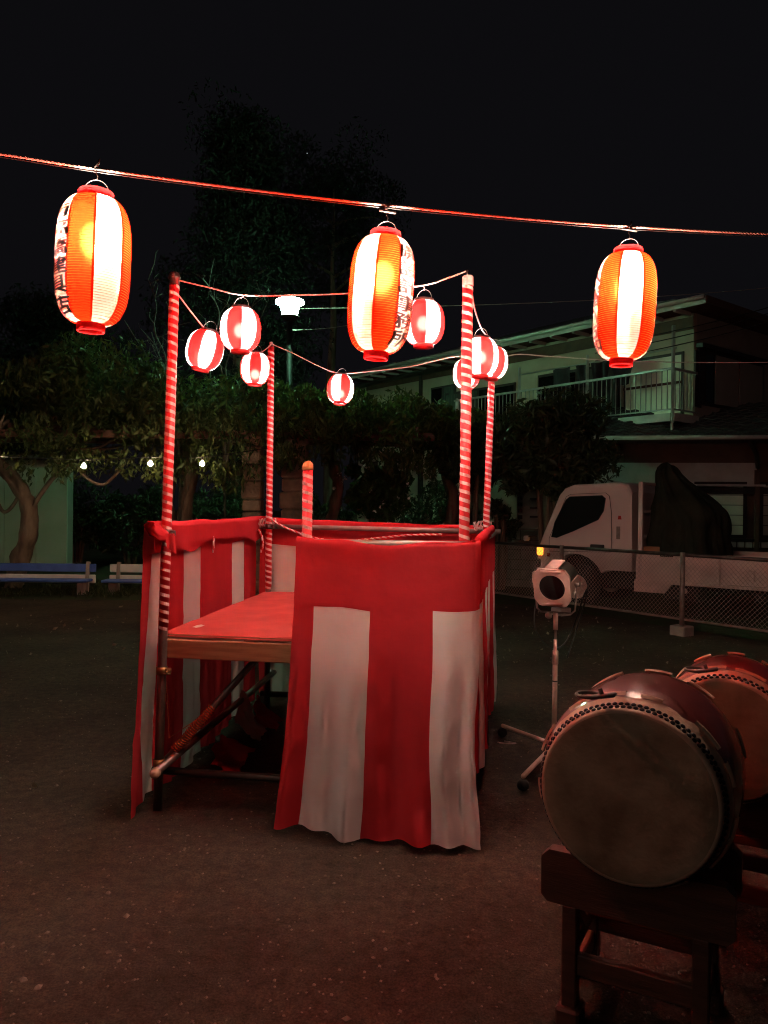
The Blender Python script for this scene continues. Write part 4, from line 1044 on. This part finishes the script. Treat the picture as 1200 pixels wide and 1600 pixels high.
for i, (s, wd, ln) in enumerate(((1.35, .55, .62), (1.95, .5, .95), (2.45, .45, .55), (3.1, .6, .85))):
    b = MB(); b.grid(lambda x, y: H(s + x * wd * (1 - .25 * y), BQ + .3 + .05 * math.sin(x * 9 + y * 3 + i), BZ + 1.53 - y * ln), [-.5 + k / 8 for k in range(9)], [k / 6 for k in range(7)])
    tag(b.build('hanging_garment', 'dark_cloth', None, True, fix=False), 'dark garment drying on the balcony, ' + ('nearest the corner post', 'long one second from the corner post', 'short one third from the corner post', 'fourth from the corner post')[i], 'laundry', 'laundry on the balcony')
# lower storey that faces the lane
W0, W1 = at(930, 692, 16.2), at(1290, 680, 15.5); EV = (W0.z + W1.z) / 2
lx = Vector((W1.x - W0.x, W1.y - W0.y, 0)); LW = lx.length; lx.normalize(); ly = Vector((-lx.y, lx.x, 0)); lo = Vector((W0.x, W0.y, 0))
lrot = Matrix((lx, ly, Vector((0, 0, 1)))).transposed()
def G(s, q, z): return lo + lx * s + ly * q + Vector((0, 0, z))
def gbox(s, q, z, ds, dq, dz, name, mat, parent=HS, bev=0): return MB().box(G(s, q, z), (ds, dq, dz), lrot, bev).build(name, mat, parent, False, True)
gbox(LW / 2, .72, EV / 2, LW, .10, EV, 'wall', 'wall_brown')
rf = MB()
nS, nR = 96, 11
def tiles(s, k):
    u = k / nR; q = -.10 + 2.9 * u; z = EV + .06 + 1.05 * u
    return G(s, q, z)
for k in range(nR):      # courses of pan tiles, each course stepped over the one below
    ss = [LW * i / nS * 1.04 - .1 for i in range(nS + 1)]
    def fn(s, v, k=k):
        p = tiles(s, k + v * 1.06); return p + Vector((0, 0, .018 * math.sin(2 * math.pi * s / .27) + .035 * (1 - v)))
    rf.grid(fn, ss, [0, .5, 1]); rf.grid(lambda s, v, k=k: fn(s, 0) - Vector((0, 0, .045 * v)), ss, [0, 1])
lr = rf.build('lower_roof', 'tile', HS, False, True, False)
MB().tube([G(-.1, -.16, EV + .02), G(LW + .2, -.16, EV + .02)], .045, 8).build('gutter', 'trim_white', lr, True, True)
gbox(LW / 2, .26, EV - .02, LW, .80, .03, 'soffit', 'wall_brown', lr)
gbox(LW / 2 - .55, .655, EV - .68, LW - 1.1, .04, .46, 'lintel_panel', 'trim_white'); gbox(LW / 2 - .5, .60, EV - .93, LW - .9, .10, .04, 'lintel_trim', 'trim_white')
gbox(LW - .55, .655, EV - .68, 1.0, .04, .46, 'lintel_panel', 'wall_brown')
gbox(LW / 2 - .3, .64, EV - 1.04, LW - .6, .09, .14, 'window_head', 'frame_dark')
def sx(px):   # distance along the lower wall that a photo column meets
    r = at(px, 795, 1.0); a = np.array([[lx.x, -r.x], [lx.y, -r.y]]); b = np.array([-(lo.x + ly.x * .66), -(lo.y + ly.y * .66)])
    return float(np.linalg.solve(a, b)[0])
for i, (p0, p1, mt) in enumerate(((1048, 1066, 'shutter'), (1090, 1160, 'shutter'), (1192, 1260, 'wall_grey'))):
    a, b_ = sx(p0), sx(p1); z0, z1 = at(1100, 836, 16.2).z, at(1100, 757, 16.2).z
    f = gbox((a + b_) / 2, .652, (z0 + z1) / 2, b_ - a + .16, .04, z1 - z0 + .14, 'window', 'frame_dark')
    n = 5; hh_ = (z1 - z0) / n
    for k in range(n): gbox((a + b_) / 2, .625, z0 + hh_ * (k + .5), b_ - a, .02, hh_ - .014, 'shutter_slat', mt, f)
gbox(sx(1181), .60, 1.25, .09, .09, 2.5, 'downpipe', 'wall_brown')
MB().tube([G(sx(1181), .58, EV - .55), G(sx(1172), .3, EV - .30), G(sx(1150), -.1, EV - .02)], .04, 8).build('downpipe', 'frame_dark', HS, True, True)
gbox(LW / 2, .60, 1.02, LW, .06, .05, 'sill', 'frame_dark')
for i in range(9): gbox(sx(1095) + i * .16, .62, .92, .13, .05, .12, 'vent_block', 'trim_white')
gbox(sx(1050), .628, 2.18, .16, .03, .06, 'small_sign', 'shutter')
# service wires
for k, (y0, y1) in enumerate(((500, 470), (512, 478), (524, 492))):
    tag(MB().tube(sag(at(930, y0 + 40, 15.4), at(1330, y1 - 30, 15.8), .12), .010, 5).build('service_wire', 'black_cable', None, True), ('topmost', 'middle', 'lowest')[k] + ' of three black wires crossing in front of the balcony', 'wire', 'service wires')
tag(MB().tube(sag(at(466, 482, 17.5), at(1400, 428, 26), .25), .009, 5).build('utility_wire', 'cord', None, True), 'long pale utility wire running from behind the street lamp above the house roof', 'wire')
tag(MB().tube(sag(at(446, 516, 15.7), at(560, 505, 22), .05), .009, 5).build('utility_wire', 'cord', None, True), 'short pale wire just below the lit street lamp head', 'wire')

# ------------------------------------------------------------------ neighbour house in the middle distance
NH_ = thing('neighbour_house', 'grey green neighbour house with dark windows above the hedge', 'house', at(650, 800, 25) * 1.0)
NH_.location.z = 0
n0, n1 = at(560, 600, 27), at(735, 600, 22.5); nx = Vector((n1.x - n0.x, n1.y - n0.y, 0)); NLn = nx.length; nx.normalize(); ny = Vector((-nx.y, nx.x, 0))
nrot = Matrix((nx, ny, Vector((0, 0, 1)))).transposed(); nO = Vector((n0.x, n0.y, 0))
def nbox(s, q, z, ds, dq, dz, name, mat, parent=NH_): return MB().box(nO + nx * s + ny * q + Vector((0, 0, z)), (ds, dq, dz), nrot).build(name, mat, parent, False, True)
nbox(NLn / 2, 2.5, 2.9, NLn, 5, 5.8, 'wall', 'wall_cream')
b = MB(); P = lambda s, q, z: nO + nx * s + ny * q + Vector((0, 0, z))
b.add([P(-.5, -.5, 5.8), P(NLn + .5, -.5, 5.8), P(NLn + .5, 5.5, 5.8), P(-.5, 5.5, 5.8), P(.8, 2.5, 7.0), P(NLn - .8, 2.5, 7.0)], [(0, 1, 5, 4), (1, 2, 5), (2, 3, 4, 5), (3, 0, 4), (3, 2, 1, 0)])
b.build('roof', 'tile', NH_, False, True)
for (s, wd, z, hh_) in ((.25, .28, 4.75, .9), (.80, .20, 4.85, 1.0)):
    f = nbox(s * NLn, -.03, z, wd * NLn, .06, hh_, 'window', 'frame_dark')
    for k in (-1, 1): nbox(s * NLn + k * wd * NLn / 4, -.07, z, wd * NLn / 2 - .12, .02, hh_ - .12, 'pane', 'curtain_glass' if k > 0 else 'glass', f)
nbox(.62 * NLn, -.06, 3.0, .12, .12, 5.6, 'downpipe', 'frame_dark')
nbox(.5 * NLn, -.02, 5.3, NLn - .02, .04, .1, 'trim_board', 'wall_brown')
# pale door panel, lattice and block wall beside the lane
t = thing('garden_gate', 'pale green panel gate with dark lattice beside the bush', 'gate', at(800, 800, 16.5)); t.location.z = 0
def pxbox(x0, x1, y0, y1, d, th, name, mat, parent):
    a, b_ = at(x0, y0, d), at(x1, y1, d); return MB().box(((a.x + b_.x) / 2, d, (a.z + b_.z) / 2), (abs(b_.x - a.x), th, abs(a.z - b_.z)), None, .004).build(name, mat, parent, False, True)
pxbox(764, 807, 740, 816, 16.5, .06, 'panel', 'shed', t)
lt = pxbox(808, 846, 740, 826, 16.56, .04, 'lattice_frame', 'wall_grey', t)
for i in range(8): pxbox(809, 816, 745 + i * 10, 751 + i * 10, 16.52, .04, 'lattice_slat', 'frame_dark', lt)
for i in range(5): pxbox(828, 845, 750 + i * 14, 753 + i * 14, 16.52, .04, 'lattice_slat', 'frame_dark', lt)
t = thing('block_wall', 'low concrete block wall behind the fence beside the truck cab', 'wall', at(740, 800, 15.4)); t.location.z = 0
ba, bb_ = at(610, 870, 17.0), at(905, 870, 15.0); bx = Vector((bb_.x - ba.x, bb_.y - ba.y, 0)); BLn = bx.length; bx.normalize()
blk = MB().box((0, 0, 0), (.388, .12, .188), None, .006).mesh('block', 'block')
for r_ in range(6):
    for i in range(int(BLn / .4)):
        if r_ == 5 and 2 < i < 5: continue
        p = Vector((ba.x, ba.y, 0)) + bx * (.4 * i + .2 + (.2 if r_ % 2 else 0)) + Vector((0, .006 * math.sin(i * 5 + r_ * 3), .1 + .2 * r_)) - t.location
        link('block', blk, t, p, (0, 0, math.atan2(bx.y, bx.x)))
MB().bar(Vector((ba.x, ba.y + .01, .6)), Vector((bb_.x, bb_.y + .01, .6)), .09, 1.16, bev=0).build('mortar', 'verge', t, False, True)

# ------------------------------------------------------------------ shed, pergola, benches
t = thing('garden_shed', 'pale panelled shed wall behind the twisted wisteria trunk', 'shed', at(40, 800, 18.6)); t.location.z = 0
x0, x1 = at(-190, 800, 18.6).x, at(105, 800, 18.6).x; n = 6
for i in range(n):
    wd = (x1 - x0) / n; MB().box((x0 + wd * (i + .5), 18.6 + .03, 1.35), (wd - .012, .06, 2.7), None, .008).build('wall_panel', 'shed', t, False, True)
MB().box(((x0 + x1) / 2, 18.82, 1.33), (x1 - x0 - .02, .3, 2.66)).build('shed_body', 'wall_grey', t, False, True)
MB().prism([(x0 - .2, 18.4, 2.72), (x0 - .2, 19.2, 2.78), (x0 - .2, 19.2, 2.86), (x0 - .2, 18.4, 2.80)], (x1 - x0 + .4, 0, 0)).build('roof', 'tile', t, False, True)

PG = thing('wisteria_pergola', 'long pergola on rough stone pillars holding up the wisteria', 'pergola', (-3.6, 14.6, 0))
rs = random.Random(5)
def pillar(px, d, wpx):
    p = at(px, 800, d); wd = wpx * d / F; z = 0
    root = None
    while z < 2.8:
        h = rs.uniform(.20, .34); k = rs.uniform(.93, 1.05)
        o = MB().box((p.x + rs.uniform(-.012, .012), d + rs.uniform(-.012, .012), z + h / 2), (wd * k, wd * k, h - .012), Matrix.Rotation(rs.uniform(-.05, .05), 3, 'Z'), .025)
        if root is None: root = o.build('pillar', 'stone', PG, False, True)
        else: o.build('pillar_stone', 'stone', root, False, True)
        z += h
for px, d, wpx in ((395, 13.9, 31), (461, 14.1, 40), (292, 15.3, 16), (-60, 14.0, 34)): pillar(px, d, wpx)
for d in (13.9, 15.2): MB().bar((-8.2, d, 2.90), (.9, d, 2.90), .10, .14).build('beam', 'dark_wood', PG, False, True)
for i in range(14): MB().bar((-8 + i * .66, 13.7, 3.02), (-8 + i * .66, 15.4, 3.02), .07, .09).build('rafter', 'dark_wood', PG, False, True)

def bench(x0, x1, cols, label, d=13.45):
    t = thing('park_bench', label, 'bench', ((x0 + x1) / 2, d, 0), 0, 'slatted park benches')
    def slat(y, z, ht, th, mat, name): MB().box(((x0 + x1) / 2, y, z), (x1 - x0, th, ht), None, .012).build(name, mat, t, False, True)
    slat(d + .30, at(0, 884, d + .3).z - .02, .145, .04, cols[0], 'back_slat'); slat(d + .28, at(0, 901, d + .3).z - .02, .150, .04, cols[1], 'back_slat')
    slat(d - .08, .29, .045, .14, cols[2], 'seat_slat'); slat(d + .09, .29, .045, .14, cols[2], 'seat_slat')
    for x in (x0 + .16, x1 - .14, ):
        MB().box((x, d + .0, .13), (.13, .12, .27), None, .015).build('leg', 'concrete', t, False, True)
        MB().bar((x, d + .22, 0), (x, d + .31, .60), .07, .06, (1, 0, 0)).build('back_post', 'concrete', t, False, True)
bench(at(-30, 800, 13.6).x, at(146, 800, 13.6).x, ('bench_blue', 'bench_white', 'bench_blue'), 'park bench with blue top slat and white lower slat below the twisted trunk')
bench(at(168, 800, 13.6).x, at(318, 800, 13.6).x, ('bench_white', 'bench_white', 'bench_blue'), 'park bench with two white back slats, partly behind the stage curtain')

# bulbs under the pergola
t = thing('bulb_string', 'string of bare lit bulbs under the pergola edge', 'string lights', (-5, 12.9, 2.4))
bp = [at(-5, 722, 12.6), at(131, 728, 12.6), at(235, 724, 12.65), at(316, 724, 12.7)]
MB().tube(smoothpath([at(-140, 700, 12.9), bp[0] + Vector((0, 0, .1)), bp[1] + Vector((0, 0, .1)), bp[2] + Vector((0, 0, .1)), bp[3] + Vector((0, 0, .1)), at(420, 700, 13.4)], 8), .007, 5).build('flex', 'black_cable', t, True, True)
for p in bp:
    so = MB().lathe([(.0, .10), (.018, .10), (.02, .045), (.0, .045)], 10, c=p).build('socket', 'black', t, True, True)
    MB().lathe([(.0, .048), (.016, .044), (.026, .026), (.040, .0), (.038, -.022), (.022, -.040), (.0, -.046)], 14, c=p).build('bulb', 'bulb', so, True, True)

# ------------------------------------------------------------------ street lamp
lc = at(453, 480, 15.6)
t = thing('street_lamp', 'lit greenish white park lamp on a pole above the pergola', 'street lamp', (lc.x, lc.y, 0))
z = lc.z
MB().tube([(0, 0, 0), (0, 0, 1.2), (0, 0, z - .23)], [.09, .075, .06], 12).build('pole', 'black', t, True)
MB().lathe([(.06, z - .30), (.12, z - .25), (.20, z - .21), (.20, z - .185), (.0, z - .185)], 20).build('collar', 'dark_metal', t, True)
MB().lathe([(.0, z - .18), (.14, z - .18), (.155, z - .15), (.20, z + .03), (.205, z + .045), (.0, z + .05)], 24).build('lamp_glass', 'lamp_glass', t, True)
MB().lathe([(.0, z + .055), (.22, z + .055), (.285, z + .075), (.295, z + .11), (.27, z + .14), (.18, z + .165), (.0, z + .175)], 24).build('lamp_top', 'lamp_glass', t, True)

# ------------------------------------------------------------------ vegetation
def leaves(centres, size, mat, name, parent=None, droop=.4, aspect=.42, jitter=.35, seed=1):
    r = np.random.default_rng(seed); n = len(centres); c = np.asarray(centres, float)
    d = r.normal(size=(n, 3)); d[:, 2] -= droop * 1.6; d /= np.linalg.norm(d, axis=1)[:, None]
    k = r.normal(size=(n, 3)); s = np.cross(d, k); s /= np.linalg.norm(s, axis=1)[:, None]; nn = np.cross(d, s)
    L = size * (1 + jitter * r.normal(size=n)).clip(.4, 1.9); W = L * aspect
    a = c - d * (L / 2)[:, None]; b = c + d * (L / 2)[:, None]
    m = c + nn * (L * .10)[:, None] - d * (L * .08)[:, None]
    e = m + s * (W / 2)[:, None]; f = m - s * (W / 2)[:, None]
    v = np.stack([a, e, b, f], 1).reshape(-1, 3)
    i = np.arange(n) * 4; fc = np.concatenate([np.stack([i, i + 1, i + 2], 1), np.stack([i, i + 2, i + 3], 1)])
    if parent is not None:
        q = parent
        while q.parent: q = q.parent
        v = v - np.array(q.location)
    me = bpy.data.meshes.new(name); me.vertices.add(len(v)); me.vertices.foreach_set('co', v.ravel())
    me.loops.add(fc.size); me.loops.foreach_set('vertex_index', fc.ravel().astype(np.int32))
    me.polygons.add(len(fc)); me.polygons.foreach_set('loop_start', (np.arange(len(fc)) * 3).astype(np.int32))
    me.update(calc_edges=True); me.validate(); me.materials.append(M[mat])
    return link(name, me, parent)
def clumps(cs, per, rad, seed, shell=.55):
    r = np.random.default_rng(seed); res = []
    for c in cs:
        rr = rad * r.uniform(.6, 1.35); v = r.normal(size=(per, 3)); v /= np.linalg.norm(v, axis=1)[:, None]
        v *= (r.uniform(shell ** 3, 1, per) ** (1 / 3))[:, None] * rr; v[:, 2] *= .8; res.append(np.array(c) + v)
    return np.concatenate(res)

# wisteria: crowns laid over the pergola; the tops follow an uneven ridge
topl = [(-260, 560), (-100, 560), (0, 556), (60, 556), (100, 545), (150, 532), (180, 548), (215, 566), (260, 585), (330, 590), (420, 602), (470, 612), (520, 622), (600, 628), (680, 632), (760, 650)]
botl = [(-260, 715), (0, 712), (40, 730), (80, 722), (140, 712), (240, 716), (300, 722), (345, 735), (400, 728), (440, 700), (520, 706), (600, 712), (680, 720), (760, 722)]
def interp(tab, x):
    for (a, ya), (b, yb) in zip(tab[:-1], tab[1:]):
        if x <= b: return ya + (yb - ya) * (x - a) / (b - a)
    return tab[-1][1]
def wisteria(px0, px1, trunkpx, d0, d1, nclump, per, label, seed, twist=None, tr=.12):
    r = random.Random(seed); base = at(trunkpx[0], 800, trunkpx[1]); base.z = 0
    t = thing('wisteria_vine', label, 'wisteria', base, 0, 'wisteria over the pergola')
    if twist is None:
        twist = [base + Vector((.10 * math.sin(k * 1.3 + seed), .08 * math.cos(k * 1.7), k * .4)) for k in range(8)]
    ps = smoothpath(twist, 5); n = len(ps)
    b = MB(); k0 = len(b.v)
    b.tube(ps, [tr * (1.15 - .35 * i / n) * (1 + .18 * NZ(i * .35, seed)) for i in range(n)], 12)
    b.v = [(x + .05 * NZ(x * 11, y * 11, z * 3) + .02 * NZ(x * 30, y * 30, z * 6), y + .05 * NZ(z * 3, x * 11, y * 11), zz) for (x, y, zz) in b.v for z in (zz,)]
    tk = b.build('trunk', 'bark', t, True, True)
    tp_ = ps[-1]
    for k in range(7):
        e_ = at(r.uniform(px0, px1), 690, r.uniform(d0, d1)); e_.z = 2.75 + r.uniform(-.1, .4)
        MB().tube(smoothpath([tp_, lerp(tp_, e_, .35) + Vector((r.uniform(-.3, .3), 0, r.uniform(.1, .3))), lerp(tp_, e_, .7) + Vector((0, r.uniform(-.2, .2), r.uniform(-.1, .2))), e_], 5), [.045 - .0018 * i for i in range(16)], 6).build('limb', 'bark', t, True, True)
    cs = []
    for k in range(nclump):
        px = r.uniform(px0, px1); d = r.uniform(d0, d1); f = (d - d0) / (d1 - d0)
        yt = interp(topl, px) + 14 * NZ(px * .03, d, seed) ; yb = interp(botl, px) + 10 * NZ(px * .05, d * .7, seed + 2)
        zt = at(px, yt, 14.6).z - .25 * abs(f - .4); zb = at(px, yb, 13.4).z + .25 * f
        u = r.random()
        z = zb + .18 + (zt - zb - .3) * (u ** .8)
        p = at(px, 800, d); cs.append((p.x, d, z))
    pts = clumps(cs, per, .34, seed)
    leaves(pts, .125, 'wisteria', 'crown', t, .7, .36, seed=seed)
    # hanging sprays along the front edge
    hs = []
    for k in range(46):
        px = r.uniform(px0, px1); yb = interp(botl, px); p = at(px, yb - 6, d0 + r.uniform(-.1, .5)); ln = r.uniform(.15, .5)
        for j in range(int(ln / .022)): hs.append((p.x + r.gauss(0, .05), p.y + r.gauss(0, .05), p.z - j * .022 + r.gauss(0, .02)))
    leaves(hs, .12, 'wisteria', 'hanging_spray', t, 1.0, .36, seed=seed + 50)['kind'] = 'stuff'
    return t
tw1 = [at(20, 905, 14.3), at(33, 872, 14.3), at(44, 835, 14.28), at(46, 800, 14.3), at(36, 770, 14.25), at(18, 745, 14.3), at(-6, 722, 14.4), at(-20, 690, 14.6)]
tw1[0].z = 0
wv = wisteria(-230, 110, (30, 14.3), 13.2, 15.5, 78, 135, 'wisteria with thick twisted trunk in front of the pale shed', 11, tw1, .15)
lb = [at(48, 800, 14.3), at(62, 775, 14.2), at(85, 745, 14.1), at(112, 722, 14.0), at(150, 705, 14.0)]
MB().tube(smoothpath(lb, 5), [.045] * 21, 7).build('limb', 'bark', wv, True, True)
MB().tube(smoothpath([at(-4, 785, 14.4), at(6, 800, 14.4), at(20, 790, 14.38), at(34, 765, 14.3)], 5), [.035] * 16, 7).build('limb', 'bark', wv, True, True)
wisteria(70, 270, (268, 15.2), 13.2, 15.5, 74, 135, 'wisteria mass rising highest below the first big lantern', 12)
wv3 = wisteria(235, 460, (293, 14.9), 13.2, 15.5, 74, 135, 'wisteria hanging between the bulbs and the stone pillars', 13)
MB().tube(smoothpath([at(118, 728, 13.6), at(140, 750, 13.6), at(162, 757, 13.6), at(182, 740, 13.6), at(196, 722, 13.7)], 5), [.028] * 21, 6).build('drooping_limb', 'bark', wv3, True, True)
wisteria(420, 640, (520, 15.2), 13.4, 15.5, 74, 135, 'wisteria behind the short yellow capped pole', 14)
wisteria(600, 770, (700, 15.2), 13.8, 15.5, 56, 135, 'wisteria end reaching the tall front pole of the stage', 15)

def bush(name, label, cat, c, rad, n, size, mat, seed, group=None, droop=-.2, aspect=.3, lumps=26, trunk=True, flowers=0):
    c = Vector(c); t = thing(name, label, cat, (c.x, c.y, 0), 0, group); r = np.random.default_rng(seed)
    cs = []
    for k in range(lumps):
        v = r.normal(size=3); v /= np.linalg.norm(v); s = r.uniform(.35, .82); cs.append((c.x + v[0] * rad[0] * s, c.y + v[1] * rad[1] * s, c.z + v[2] * rad[2] * s))
    pts = clumps(cs, n // lumps, min(rad) * .42, seed + 1, .4)
    leaves(pts[pts[:, 2] > .04], size, mat, 'crown', t, droop, aspect, seed=seed + 2)
    if trunk:
        for k in range(5):
            a = k * 1.26 + seed; q = c + Vector((rad[0] * .5 * math.cos(a), rad[1] * .5 * math.sin(a), rad[2] * .2))
            MB().tube(smoothpath([(c.x + .06 * math.cos(a), c.y + .06 * math.sin(a), 0), (c.x + .12 * math.cos(a), c.y + .12 * math.sin(a), max(.1, (c.z - rad[2]) * .8)), tuple(lerp(c, q, .5)), tuple(q)], 4), [.045 - .002 * i for i in range(13)], 6).build('stem', 'bark', t, True, True)
    if flowers:
        fl = []
        for k in range(flowers):
            v = r.normal(size=3); v /= np.linalg.norm(v); v[1] = -abs(v[1]); p = np.array(c) + v * np.array(rad) * 1.0
            fl += [p + r.normal(size=3) * .02 for _ in range(5)]
        leaves(fl, .05, 'petal', 'blossom', t, 0, .8, seed=seed + 9)
    return t
bush('rounded_tree', 'broad dark evergreen tree overhanging the truck cab', 'tree', (at(855, 690, 13.7).x, 13.7, at(855, 700, 13.7).z), (1.08, 1.0, 1.02), 15000, .17, 'bushleaf', 21, lumps=46)
bush('evergreen_shrub', 'dark evergreen shrub between the rear stage pole and the overhanging tree', 'shrub', (at(735, 690, 14.2).x, 14.2, at(735, 705, 14.2).z), (.80, .6, .85), 8000, .15, 'evergreen', 22, lumps=30)
bush('flowering_shrub', 'green shrub dotted with small white flowers beyond the stage', 'shrub', (at(590, 770, 15.0).x, 15.0, at(590, 765, 15.0).z), (.85, .6, .66), 6000, .12, 'hydrangea', 23, aspect=.55, flowers=26)
bush('leafy_shrub', 'small leafy shrub in front of the pale garden gate', 'shrub', (at(782, 800, 15.0).x, 15.0, at(782, 815, 15.0).z), (.42, .35, .55), 900, .16, 'bushleaf', 24, aspect=.36, lumps=9)
for i, (px, d, zc, rx, rz, lab) in enumerate(((345, 19.0, 1.3, 1.1, 1.2, 'dark shrub seen between the bulbs and the first stone pillar'), (205, 20.0, 1.2, 1.6, 1.1, 'dark shrub in the shade behind the bench gap'), (120, 20.5, 1.3, 1.2, 1.2, 'dark shrub just beyond the shed corner'), (500, 18.5, 1.2, .9, 1.1, 'dark shrub beside the second stone pillar'), (680, 17.8, 1.3, 1.1, 1.2, 'dark shrub behind the curtain rail near the block wall'))):
    p = at(px, 800, d); bush('shade_shrub', lab, 'shrub', (p.x, d, zc), (rx, .9, rz), 4200, .15, 'evergreen', 30 + i, 'shrubs in the dark behind the pergola', lumps=20)

def tall_tree(label, px, d, zb, zt, rmax, n, seed, shape, mat='conifer', size=.15, group='tall dark trees behind the park'):
    p = at(px, 800, d); t = thing('tall_tree', label, 'tree', (p.x, d, 0), 0, group); r = random.Random(seed)
    MB().tube([(p.x + .2 * NZ(z * .3, seed), d, z) for z in frange(0, zt * .95, 1.0)], [max(.03, .28 * (1 - i / (zt * 1.0))) for i in range(len(frange(0, zt * .95, 1.0)))], 8).build('trunk', 'bark', t, True, True)
    cs = []
    for k in range(n):
        u = r.random(); z = zb + (zt - zb) * u; a = r.uniform(0, 6.283); rr = rmax * shape(u) * math.sqrt(r.uniform(.15, 1)) * (1 + .3 * math.sin(3 * a + 5 * u + seed))
        cs.append((p.x + rr * math.cos(a), d + rr * math.sin(a), z))
        if k % 9 == 0: MB().tube([(p.x, d, z - .4), (p.x + rr * .5 * math.cos(a), d + rr * .5 * math.sin(a), z - .1), (p.x + rr * math.cos(a), d + rr * math.sin(a), z)], [.06, .04, .015], 5).build('limb', 'bark', t, True, True)
    leaves(clumps(cs, 230, .85, seed, .2), size, mat, 'crown', t, .5, .3, seed=seed)
    return t
tall_tree('tall dense dark tree rising behind the green street lamp', 372, 21.5, 3.0, 12.3, 1.85, 170, 41, lambda u: (.55 + .5 * math.sin(math.pi * min(1, u * 1.15 + .1))) * (1.0 if u < .55 else 1.0 - .9 * (u - .55)))
tt2 = tall_tree('tall sparse dark pine with level branches above the middle paper lantern', 515, 27.0, 9.0, 13.6, 2.4, 70, 42, lambda u: .45 + .55 * abs(math.sin(u * 7)))
tall_tree('low broad dark tree on the skyline beyond the pergola end', 70, 22.0, 3.0, 7.2, 2.6, 120, 43, lambda u: math.sin(math.pi * (.15 + .8 * u)))
tall_tree('dark tree on the skyline at the picture edge beyond the shed', -150, 21.0, 2.0, 6.6, 2.4, 80, 44, lambda u: math.sin(math.pi * (.15 + .8 * u)))

def bare_tree(label, base, tips, seed):
    t = thing('bare_shrub', label, 'shrub', (base.x, base.y, 0)); r = random.Random(seed)
    for i, tip in enumerate(tips):
        n = 7; ps = [lerp(Vector((base.x, base.y, 2.4)), tip, k / n) + Vector((.14 * NZ(k * .9, i, seed), .1 * NZ(k * .8, i + 9, seed), .12 * math.sin(math.pi * k / n) * r.uniform(.3, 1))) for k in range(n + 1)]
        ps[0] = Vector((base.x, base.y, 2.2)); sp_ = smoothpath(ps, 4)
        br = MB().tube([Vector((base.x, base.y, 0))] + sp_, [.03] + [.024 - .018 * k / len(sp_) for k in range(len(sp_))], 6).build('branch', 'bare', t, True, True)
        for j in range(7):
            s = sp_[int(len(sp_) * r.uniform(.35, .98))]; dv = Vector((r.uniform(-1, 1), r.uniform(-.5, .5), r.uniform(-.1, 1))).normalized(); ln = r.uniform(.18, .5)
            MB().tube([s, s + dv * ln * .5 + Vector((r.uniform(-.06, .06), 0, .05)), s + dv * ln + Vector((r.uniform(-.1, .1), 0, 0)), s + dv * ln * 1.15 + Vector((r.uniform(-.1, .1), 0, r.uniform(-.05, .12)))], [.009, .007, .005, .003], 5).build('twig', 'bare', br, True, True)
bare_tree('leafless shrub with curling pale branches behind the near bench side pole', at(282, 700, 14.2), [at(232, 436, 14.0), at(200, 500, 14.2), at(215, 560, 13.9), at(192, 588, 14.1), at(262, 470, 14.0), at(240, 520, 14.3)], 3)
bare_tree('leafless shrub with pale branches lit green beside the street lamp', at(352, 700, 14.4), [at(330, 405, 14.3), at(398, 462, 14.2), at(365, 470, 14.4), at(418, 466, 14.1), at(320, 500, 14.4)], 6)

# grass and litter
gr = []; r = np.random.default_rng(5)
for k in range(5200):
    x = r.uniform(-8.5, 1.5); y = vfront(x) + .1 + abs(r.normal()) * .9
    if r.random() < .35 + .65 * (NZ(x * 1.2, y * 1.2, 4) > -.05): gr.append((x, y, .09))
o = leaves(gr, .13, 'grass', 'verge_grass', None, -1.3, .10, seed=77); tag(o, 'short grass along the verge below the benches', 'grass', None, 'stuff')
lt = []
for k in range(240):
    x = r.uniform(-7.5, 3.2); y = r.uniform(8, 13.2) if r.random() < .75 else r.uniform(4, 9); lt.append((x, y, gz(x, y) + .012))
o = leaves(lt, .045, 'litter', 'fallen_leaves', None, .0, .6, seed=78); tag(o, 'scattered pale dry leaf litter on the dark ground', 'leaves', None, 'stuff')
pv, pf = [], []; r = np.random.default_rng(9)
for k in range(3200):
    y = 1.9 + 9.5 * r.random() ** 1.5; x = r.uniform(-.58, .60) * y; q = r.uniform(.0025, .0075) * (2.0 if r.random() < .04 else 1); z = gz(x, y) + q * .2; i = len(pv)
    a = r.uniform(0, 6.28); ca, sa = math.cos(a) * q, math.sin(a) * q
    pv += [(x + ca * 1.4, y + sa * 1.4, z), (x - sa, y + ca, z), (x - ca * 1.2, y - sa * 1.2, z), (x + sa, y - ca, z), (x + .2 * ca, y, z + q * .8), (x, y, z - q)]
    pf += [(i + j, i + (j + 1) % 4, i + 4) for j in range(4)] + [(i + (j + 1) % 4, i + j, i + 5) for j in range(4)]
o = MB().add(pv, pf).build('ground_gravel', 'pebble', None, False, False, False); tag(o, 'loose grit and small pebbles over the trodden ground', 'gravel', None, 'stuff')
sc_ = Vector((-1.03, 4.30, DZ + .008))
o = MB().grid(lambda x, y: sc_ + Vector((x, y * .6 + .2 * x, .006 * math.sin(x * 60 + y * 40))), [-.03, -.01, .01, .03], [-.03, 0, .03]).build('paper_scrap', 'petal', None, False, False, False)
tag(o, 'small scrap of pale paper on the deck beside the near corner pole', 'paper')
sp_ = at(480, 240, 600); o = MB().lathe([(.0, .42), (.3, .3), (.42, 0), (.3, -.3), (.0, -.42)], 10, c=sp_).build('star', 'star', None, True)
tag(o, 'single faint bright star in the night sky above the rope', 'star')
